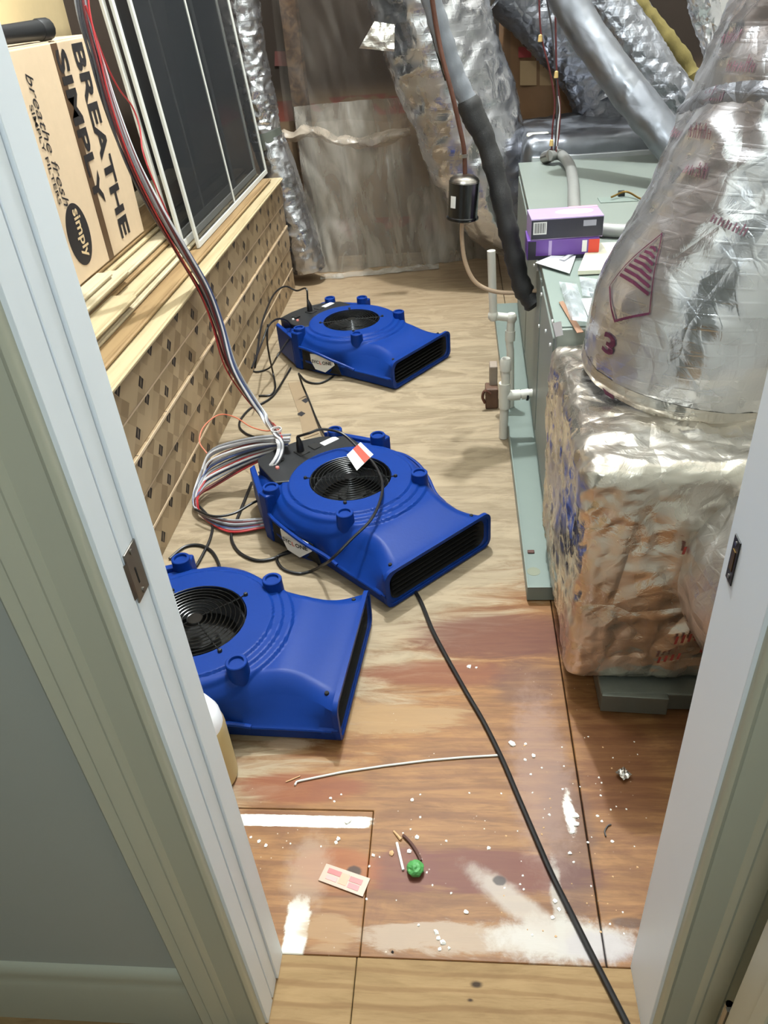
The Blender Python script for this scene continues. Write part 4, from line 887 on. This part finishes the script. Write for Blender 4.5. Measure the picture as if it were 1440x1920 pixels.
part('pipe_cap', MB().tube([PY(948, 694, yv), PY(948, 676, yv), PY(948, 672, yv)], [.0205, .0205, .016], 16), M_pvc, pv, True)
part('tee_fitting', MB().tube([PY(946, 718, yv), PY(946, 764, yv)], .0215, 16).tube([PY(947, 742, yv), PY(975, 740, yv)], .020, 16), M_pvc, pv, True)
part('lower_pipe', MB().tube([PY(946, 764, yv), PY(944, 800, yv), (PY(944, 800, yv).x, yv, .002)], .0165, 16), M_pvc, pv, True)
part('side_pipe', MB().tube([PY(970, 740, yv), (ax_(yv)+.01, yv, PY(1000, 736, yv).z)], .0155, 16), M_pvc, pv, True)
part('coupling', MB().tube([PY(978, 740, yv), PY(992, 738, yv)], .019, 16), M_pvc, pv, True); part('pipe_clamp', MB().tube([PY(987, 741, yv), PY(991, 741, yv)], .0205, 16), M_black, pv, True)
p2 = root('drain_riser', 'white plastic pipe stepping sideways down the far side of the drain pan', 'drain pipe', (.14, 2.92, 0))
yw = 2.86; k1, k2, k3, k4 = PY(921, 470, yw), PY(925, 592, yw), PY(959, 596, yw), PY(955, 640, yw)
part('upper_pipe', MB().tube([k1, k2], .0155, 14), M_pvc, p2, True); part('cross_pipe', MB().tube([k2, k3], .0155, 14), M_pvc, p2, True)
part('lower_pipe', MB().tube([k3, k4, PY(957, 660, yw), (k4.x+.01, yw, .05), (k4.x+.01, yw, .01)], .0150, 14), M_pvc, p2, True)
for a in (k2, k3): part('elbow', MB().lathe([(0, .021), (.014, .018), (.0205, .008), (.0205, -.008), (.014, -.018), (0, -.021)], 16, tuple(a)), M_pvc, p2, True)
part('coupling', MB().tube([PY(957, 620, yw), PY(956, 638, yw)], .0195, 14), M_pvc, p2, True)
fs_ = root('float_switch', 'dusty brown float switch box on the floor beside the drain pan', 'float switch', (.135, 2.9, 0))
part('switch_box', MB().box((.10, 2.86, 0), (.152, 2.93, .09)), plain('dusty_brown_plastic', (92, 66, 50), .6, 0, .3, 40), fs_, False, .006); part('switch_stub', MB().box((.118, 2.90, .085), (.150, 2.96, .17)), plain('dusty_pale_plastic', (150, 136, 122), .6, 0, .15, 40), fs_, False, .004); part('copper_clip', MB().tube(spline([(.098, 2.86, .03), (.088, 2.855, .06), (.098, 2.86, .085), (.12, 2.858, .07)], 4), .006, 8), M_copper, fs_, True)
# flexible conduit on the cabinet top
fx = root('flexible_conduit', 'grey flexible conduit bending across the top of the air handler', 'conduit', (.42, 3.7, az1))
path = spline([PZ(1030, 292, az1+.05), PZ(1050, 290, az1+.045), PZ(1068, 310, az1+.035), PZ(1075, 345, az1+.03), PZ(1076, 380, az1+.03), PZ(1082, 410, az1+.03), PZ(1105, 425, az1+.03), PZ(1150, 432, az1+.03), PZ(1215, 432, az1+.03)], 20)
part('ribbed_sleeve', MB().tube(path, [.0225+.0016*(i % 2) for i in range(len(path))], 14), M_cond, fx, True)
part('end_fitting', MB().tube([PZ(1022, 296, az1+.03), PZ(1034, 291, az1+.05)], .028, 14), M_strike, fx, True)
hw_ = root('thermostat_wires', 'thin brown and white wires hanging onto the air handler top', 'wire', tuple(PY(1040, 280, 4.0)))
for i, (pts, c) in enumerate((([(1010, -40), (1014, 60), (1030, 130), (1040, 190), (1036, 240), (1034, 290)], 'maroon'), ([(1018, -40), (1034, 50), (1040, 120), (1045, 170), (1044, 220), (1040, 285)], 'dark'), ([(1040, -40), (1042, 60), (1044, 140), (1050, 200), (1048, 250), (1042, 286)], 'maroon'), ([(1046, 180), (1050, 205), (1046, 240), (1044, 280)], 'white'))):
    part('wire', MB().tube(spline([PY(u, v, 3.95) for u, v in pts], 6), .0042, 6), M_w[c], hw_, True)
for u, v in ((1013, 72), (1043, 140), (1034, 268)): part('wire_connector', MB().lathe([(0, .016), (.008, .012), (.010, -.012), (0, -.014)], 10, tuple(PY(u, v, 3.945))), M_manila, hw_, True)
wbx = root('junction_box', 'small cream box standing behind the far edge of the air handler', 'box', tuple(PY(1008, 285, 4.08)))
pz = PY(1008, 288, 4.2); part('box_body', MB().box((pz.x-.055, 4.16, .64), (pz.x+.055, 4.24, PY(1008, 250, 4.2).z)), M_ivory, wbx, False, .01); part('box_lid', MB().box((pz.x-.057, 4.155, .735), (pz.x+.057, 4.158, .757)), M_paper, wbx)

# glove boxes
def tilt_box(name, label, c, sx, sy, sz, rz, mats, text=None):
    r = root(name, label, 'box', c, 'disposable glove boxes on the air handler', rz)
    P = lambda nm, mb, mt, **k: part(nm, mb, mt, r, local=True, **k)
    P('box_body', MB().box((-sx, -sy, 0), (sx, sy, sz)), mats[0], bevel=.002)
    return r, P
gz = az1+.005
g1, P1 = tilt_box('glove_box', 'purple and black glove box, lower of the two stacked on the air handler edge', (.335, 2.60, gz), .113, .060, .062, -.02, [M_purple])
P1('front_print', MB().box((-.110, -.0612, .004), (-.085, -.060, .058)), M_navy); P1('front_print', MB().box((-.045, -.0612, .003), (-.035, -.060, .059)), M_lilac); P1('red_corner', MB().box((.080, -.0612, .012), (.1135, -.060, .058)), M_red); P1('spec_panel', MB().box((.060, -.0612, .02), (.075, -.060, .056)), M_label); P1('dark_band', MB().box((-.110, -.0614, .0), (.110, -.060, .012)), M_navy)
g2, P2 = tilt_box('glove_box', 'lilac-topped glove box with barcode, upper of the two stacked on the air handler edge', (.342, 2.605, gz+.0625), .113, .062, .066, .03, [M_lilac])
P2('front_panel', MB().box((-.112, -.0635, .003), (.112, -.062, .062)), M_navy, bevel=.002)
bc = P2('barcode_patch', MB().box((-.106, -.0642, .018), (-.064, -.0634, .056)), M_label)
bm_ = MB(); xx = -.102
for i in range(13):
    wd = (.0012, .002, .0008)[i % 3]; bm_.box((xx, -.0646, .022), (xx+wd, -.0641, .053)); xx += wd+.0014
part('barcode_bars', bm_, M_ink, bc, local=True)
P2('spec_panel', MB().box((.05, -.0640, .036), (.09, -.0634, .054)), plain('grey_spec_print', (150, 148, 160), .5))
P2('tear_oval', MB().prism([(.03+.06*a, .0+.030*b) for a, b in circ(1, 30)], .066, .0672), M_paper, label='white oval tear opening'); P2('pink_corner', MB().box((.02, .04, .0655), (.112, .061, .0668)), plain('pink_print', (214, 150, 170), .4))
# papers on the near part of the top
def paper(name, label, pix, z, mat, th=.002, cat='paper'):
    q_ = [Vector(PZ(u, v, z+dz)) for u, v, dz in pix]; n_ = len(q_); m = MB(); m.add(q_+[v-Vector((0, 0, th)) for v in q_], [tuple(range(n_)), tuple(range(n_, 2*n_))[::-1]]+[(i, (i+1) % n_, n_+(i+1) % n_, n_+i) for i in range(n_)])
    return m
pt0 = az1+.005
o = root('white_leaflet', 'white leaflet with grey printed square hanging over the air handler edge', 'paper', tuple(PZ(1060, 488, pt0)))
part('sheet', paper('', '', ((1004, 492, .012), (1048, 473, .012), (1082, 473, .008), (1068, 512, .010)), pt0, M_paper), M_paper, o)
part('printed_square', MB().add([PZ(u, v, pt0+.0125) for u, v in ((1047, 486), (1066, 476), (1076, 477), (1058, 489))], [(0, 1, 2, 3)]), plain('grey_outline_print', (150, 150, 156), .6), o); part('printed_fill', MB().add([PZ(u, v, pt0+.0132) for u, v in ((1050, 485.5), (1066, 477.5), (1072, 478), (1057, 487))], [(0, 1, 2, 3)]), M_paper, o)
o = root('manual_booklet', 'cream instruction booklet lying among the papers on the air handler', 'booklet', tuple(PZ(1130, 485, pt0)))
part('pages', paper('', '', ((1084, 508, .016), (1104, 456, .016), (1178, 453, .016), (1172, 504, .016)), pt0, 0, .012), M_ivory, o); part('printed_block', MB().add([PZ(u, v, pt0+.0165) for u, v in ((1105, 458), (1122, 457), (1121, 474), (1103, 474))], [(0, 1, 2, 3)]), plain('taupe_print', (176, 168, 146), .6), o)
o = single('clear_bag', MB().grid(lambda a, b: Vector(PZ(1048+34*b+22*a, 528+72*a+4*b, pt0+.012+.016*math.sin(PI*b)+.008*noise.noise(Vector((a*6, b*4, 0))))), 16, 10), M_bag, 'clear plastic parts bag lying lengthwise near the foil plenum', 'bag', True)
o = single('clear_pouch', MB().grid(lambda a, b: Vector(PZ(1086+40*b+6*a, 518+36*a+6*b, pt0+.012+.014*math.sin(PI*b)*math.sin(PI*a)+.008*noise.noise(Vector((a*5, b*5, 7))))), 12, 12), M_bag, 'crumpled clear plastic pouch beside the cream booklet', 'bag', True)
o = single('white_card', paper('', '', ((1090, 560, .007), (1132, 556, .007), (1128, 610, .007), (1112, 616, .007)), pt0, 0), M_paper, 'plain white card under the clear plastic bags', 'paper')
o = single('manila_folder', paper('', '', ((1126, 535, .03), (1142, 506, .03), (1162, 503, .03), (1140, 560, .02), (1128, 560, .01)), pt0, 0, .003), M_manila, 'tan card box flap beside the large supply duct', 'card')
o = single('manila_strip', paper('', '', ((1100, 608, .02), (1116, 604, .02), (1110, 640, .015), (1098, 640, .01)), pt0, 0, .003), M_manila, 'small tan card strip at the foot of the large supply duct', 'card')
o = single('folded_sheet', paper('', '', ((1048, 566, .006), (1056, 564, .006), (1094, 622, .006), (1082, 624, .006)), pt0, 0), plain('brown_card_edge', (140, 104, 80), .6), 'brown card edge sticking out under the plastic bag', 'card')
o = single('hanging_tag', MB().add([PX(u, v, .236) for u, v in ((1036, 606), (1052, 602), (1056, 628), (1042, 632))]+[PX(u, v, .239) for u, v in ((1036, 606), (1052, 602), (1056, 628), (1042, 632))], [(0, 1, 2, 3), (7, 6, 5, 4), (0, 4, 5, 1), (1, 5, 6, 2), (2, 6, 7, 3), (3, 7, 4, 0)]), M_paper, 'pale tag hanging from the cabinet corner above the foil plenum', 'tag')

# ================================================================ FLOOR DEBRIS AND SMALL THINGS
jg = root('plastic_jug', 'beige plastic jug with white shoulder peeping from behind the left door jamb', 'jug', (-.605, 1.075, 0))
part('jug_body', MB().lathe([(0, .0), (.066, 0), (.074, .008), (.075, .165), (.072, .18)], 30, (-.605, 1.075, 0)), M_jug, jg, True)
part('jug_shoulder', MB().lathe([(.072, .178), (.070, .20), (.058, .228), (.036, .245), (.022, .25), (.022, .272), (0, .272)], 30, (-.605, 1.075, 0)), M_jugw, jg, True, label='white upper part')
part('jug_cap', MB().lathe([(.026, .252), (.026, .28), (.023, .283), (0, .283)], 20, (-.605, 1.075, 0)), M_jugw, jg, True)
single('bent_rod', MB().tube([PZ(553, 1472, .003), PZ(556, 1466, .003)]+[PZ(u, v, .003) for u, v in ((562, 1464), (640, 1448), (720, 1436), (800, 1426), (870, 1420), (936, 1416))], .0026, 8), M_alu, 'thin white metal rod with a hooked end lying on the plywood', 'rod', True)
def crumb(u, v, s, mat, lab, cat='crumb', group='plaster crumbs on the floor', sq=.7, name='plaster_crumb'):
    c = Vector(PZ(u, v, 0)); rr = random.Random(int(u*7+v)); bm = bmesh.new(); bmesh.ops.create_icosphere(bm, subdivisions=1, radius=1)
    for v_ in bm.verts: v_.co = Vector((v_.co.x*s*.72*rr.uniform(.6, 1.4), v_.co.y*s*.72*rr.uniform(.6, 1.4), max(0, (v_.co.z+.5)*s*.6*sq*rr.uniform(.6, 1.2))))
    me = bpy.data.meshes.new(name); bm.to_mesh(me); bm.free(); o = link(name, me, mat); o.location = c; o.rotation_euler.z = rr.uniform(0, 6)
    return tag(o, lab, cat, group)
crumb(652, 1538, .012, M_plaster, 'largest white plaster lump on the white smear')
generic = 'small white plaster crumb scattered on the stained plywood near the door'
for u, v, s in ((635, 1574, .008), (630, 1580, .006), (486, 1578, .006), (498, 1586, .006), (773, 1500, .0065), (640, 1490, .004), (620, 1497, .005), (627, 1503, .004), (700, 1604, .0055), (712, 1607, .003), (788, 1490, .003), (880, 1487, .0035), (788, 1533, .004), (770, 1555, .003), (782, 1571, .0075), (768, 1597, .007), (786, 1602, .003), (790, 1612, .003), (837, 1577, .004), (916, 1590, .006), (800, 1636, .0035), (811, 1660, .003), (846, 1675, .004), (687, 1686, .0035), (874, 1710, .007), (602, 1587, .003), (785, 1735, .004), (743, 1688, .002), (818, 1748, .007), (822, 1760, .006), (830, 1768, .008), (825, 1780, .005), (842, 1778, .005), (692, 1625, .004), (756, 1562, .003), (960, 1395, .012), (1000, 1418, .007), (995, 1452, .004), (1055, 1480, .004), (940, 1488, .003), (1030, 1528, .005), (1128, 1468, .003), (1078, 1530, .011), (1080, 1545, .009), (1072, 1560, .008), (1068, 1600, .006), (1076, 1617, .004), (1120, 1530, .005), (1128, 1540, .004), (1148, 1578, .005), (1102, 1580, .004), (880, 1250, .009), (985, 1395, .005), (985, 1425, .005), (1016, 1440, .004), (982, 1668, .004), (1040, 1690, .007), (1048, 1705, .006), (1036, 1720, .006), (893, 1252, .005), (470, 1570, .004), (545, 1582, .003)):
    if v < 1380: lb = 'white plaster crumb lying on the dark stain beside the upper extension cord'; gp_ = 'crumbs on the dark stain'
    elif u > 1010: lb = 'white plaster crumb along the long plywood joint near the right jamb'; gp_ = 'crumbs along the long joint'
    elif v > 1740: lb = 'white plaster crumb in the cluster by the oak threshold'; gp_ = 'crumbs by the threshold'
    elif u < 720 and v > 1520: lb = 'white plaster crumb below the white smear near the left jamb'; gp_ = 'crumbs near the left jamb'
    elif v > 1545: lb = 'white plaster crumb scattered around the green ball'; gp_ = 'crumbs around the green ball'
    else: lb = 'white plaster crumb between the bent rod and the white smear'; gp_ = 'crumbs below the bent rod'
    crumb(u, v, s, M_plaster, lb, group=gp_)
gr_ = random.Random(5)
for i in range(60):
    u = gr_.uniform(940, 1210); v = gr_.uniform(1380, 1760)
    if u > 1440-(v-640)*.224-20: continue
    crumb(u, v, gr_.uniform(.0016, .0034), M_tancrumb if i % 2 else M_plaster, 'tiny pale speck of debris near the long floor joint', 'speck', 'specks along the floor joint', .6, 'debris_speck')
crumb(734, 1600, .009, M_tancrumb, 'tan wood chip lying left of the green ball', 'chip', None, .7, 'wood_chip')
crumb(736, 1785, .0042, M_dark, 'small black chip by the oak threshold', 'chip', None, .9, 'black_chip')
crumb(1194, 1573, .006, M_dark, 'tiny dark fragment against the right jamb', 'chip', None, .9, 'dark_fragment') if False else None
single('wood_splinter', MB().tube([PZ(738, 1558, .003), PZ(752, 1574, .003)], [.002, .0035], 6), M_tancrumb, 'short tan splinter above the white stick', 'splinter')
single('white_stick', MB().tube([PZ(744, 1580, .003), PZ(756, 1631, .003)], .0028, 8), M_plaster, 'short white stick lying left of the green ball', 'stick', True)
single('curved_twig', MB().tube(spline([PZ(756, 1566, .004), PZ(770, 1580, .004), (PZ(782, 1598, .004)), PZ(789, 1614, .004)], 4), .0034, 8), M_brownbark, 'curved dark brown twig above the green ball', 'twig', True)
single('thin_splinter', MB().tube([PZ(536, 1466, .002), PZ(563, 1455, .002)], .0014, 6), M_tancrumb, 'thin pale splinter beside the hooked end of the rod', 'splinter', True)
single('paper_strip', MB().tube([PZ(980, 1508, .002), PZ(993, 1548, .002)], .0022, 6), M_plaster, 'narrow white strip tucked against the extension cord', 'strip', True)
single('black_hook', MB().tube(spline([PZ(1136, 1568, .003), PZ(1134, 1558, .003), PZ(1140, 1548, .003), PZ(1146, 1546, .003)], 4), .0016, 6), M_rubber, 'tiny black curved wire bit near the right jamb', 'wire', True)
gb = PZ(779, 1634, .0); rr = random.Random(3); bm = bmesh.new(); bmesh.ops.create_icosphere(bm, subdivisions=3, radius=1)
for v_ in bm.verts:
    k = 1+.18*noise.noise(v_.co*2.3)+.10*(1-2*abs(noise.noise(v_.co*3.5))); v_.co = Vector((v_.co.x*.0165*k, v_.co.y*.0165*k, max(0, .0115+v_.co.z*.012*k)))
me = bpy.data.meshes.new('green_ball'); bm.to_mesh(me); bm.free(); o = link('green_ball', me, M_green); o.location = gb; tag(o, 'crumpled bright green ball of foil on the dark floor stain', 'wrapper')
wp = root('candy_wrapper', 'flat torn wrapper printed in red and white lying near the left jamb', 'wrapper', tuple(PZ(645, 1650)))
wq = [PZ(612, 1619, .0035), PZ(694, 1647, .0035), PZ(680, 1681, .0035), PZ(597, 1650, .0035)]
part('wrapper_film', quadmb(wq, .002), plain('pale_wrapper', (178, 148, 126), .4), wp)
def subq(a0, a1, b0, b1): 
    f = lambda a, b: lerp(lerp(wq[0], wq[1], a), lerp(wq[3], wq[2], a), b)+Vector((0, 0, .0006))
    return [f(a0, b0), f(a1, b0), f(a1, b1), f(a0, b1)]
for nm, rc, c in (('red_print', (.10, .40, .18, .46), (168, 66, 60)), ('orange_print', (.40, .58, .2, .8), (222, 140, 104)), ('red_print', (.60, .88, .22, .50), (172, 78, 72)), ('red_print', (.62, .86, .56, .84), (190, 92, 92)), ('red_print', (.12, .36, .55, .80), (214, 140, 132))):
    part(nm, quadmb(subq(*rc), .0005), plain('wrapper_'+nm+str(rc[0]), c, .4), wp)
bm = bmesh.new(); bmesh.ops.create_grid(bm, x_segments=5, y_segments=5, size=.013)
for v_ in bm.verts: v_.co.z = .007+.006*noise.noise(v_.co*120)+.006*abs(v_.co.x/.013)
me = bpy.data.meshes.new('foil_scrap'); bm.to_mesh(me); bm.free(); o = link('foil_scrap', me, M_foilw); o.location = PZ(1168, 1456, 0); o.rotation_euler.z = .6; tag(o, 'crumpled scrap of silver foil near the right door jamb', 'foil scrap')
# printed cardboard strip between the two far fans
ks = root('carton_strip', 'strip of printed carton board lying between the two farther air movers', 'cardboard', tuple(PZ(575, 770)))
cs = [PZ(540, 718, .003), PZ(566, 715, .003), PZ(583, 760, .003), PZ(598, 812, .003), PZ(570, 822, .003), PZ(560, 775, .003)]
m = MB(); m.add(cs+[v-Vector((0, 0, .002)) for v in cs], [(0, 1, 2, 3, 4, 5), (11, 10, 9, 8, 7, 6)]+[(i, (i+1) % 6, 6+(i+1) % 6, 6+i) for i in range(6)]); part('board', m, plain('dull_kraft_strip', (134, 114, 88), .7), ks)
for u, v in ((565, 776), (573, 751)): part('diamond_print', MB().add([PZ(u-8, v, .0036), PZ(u, v-5, .0036), PZ(u+8, v-1, .0036), PZ(u, v+5, .0036)], [(0, 1, 2, 3)]), M_ink, ks)
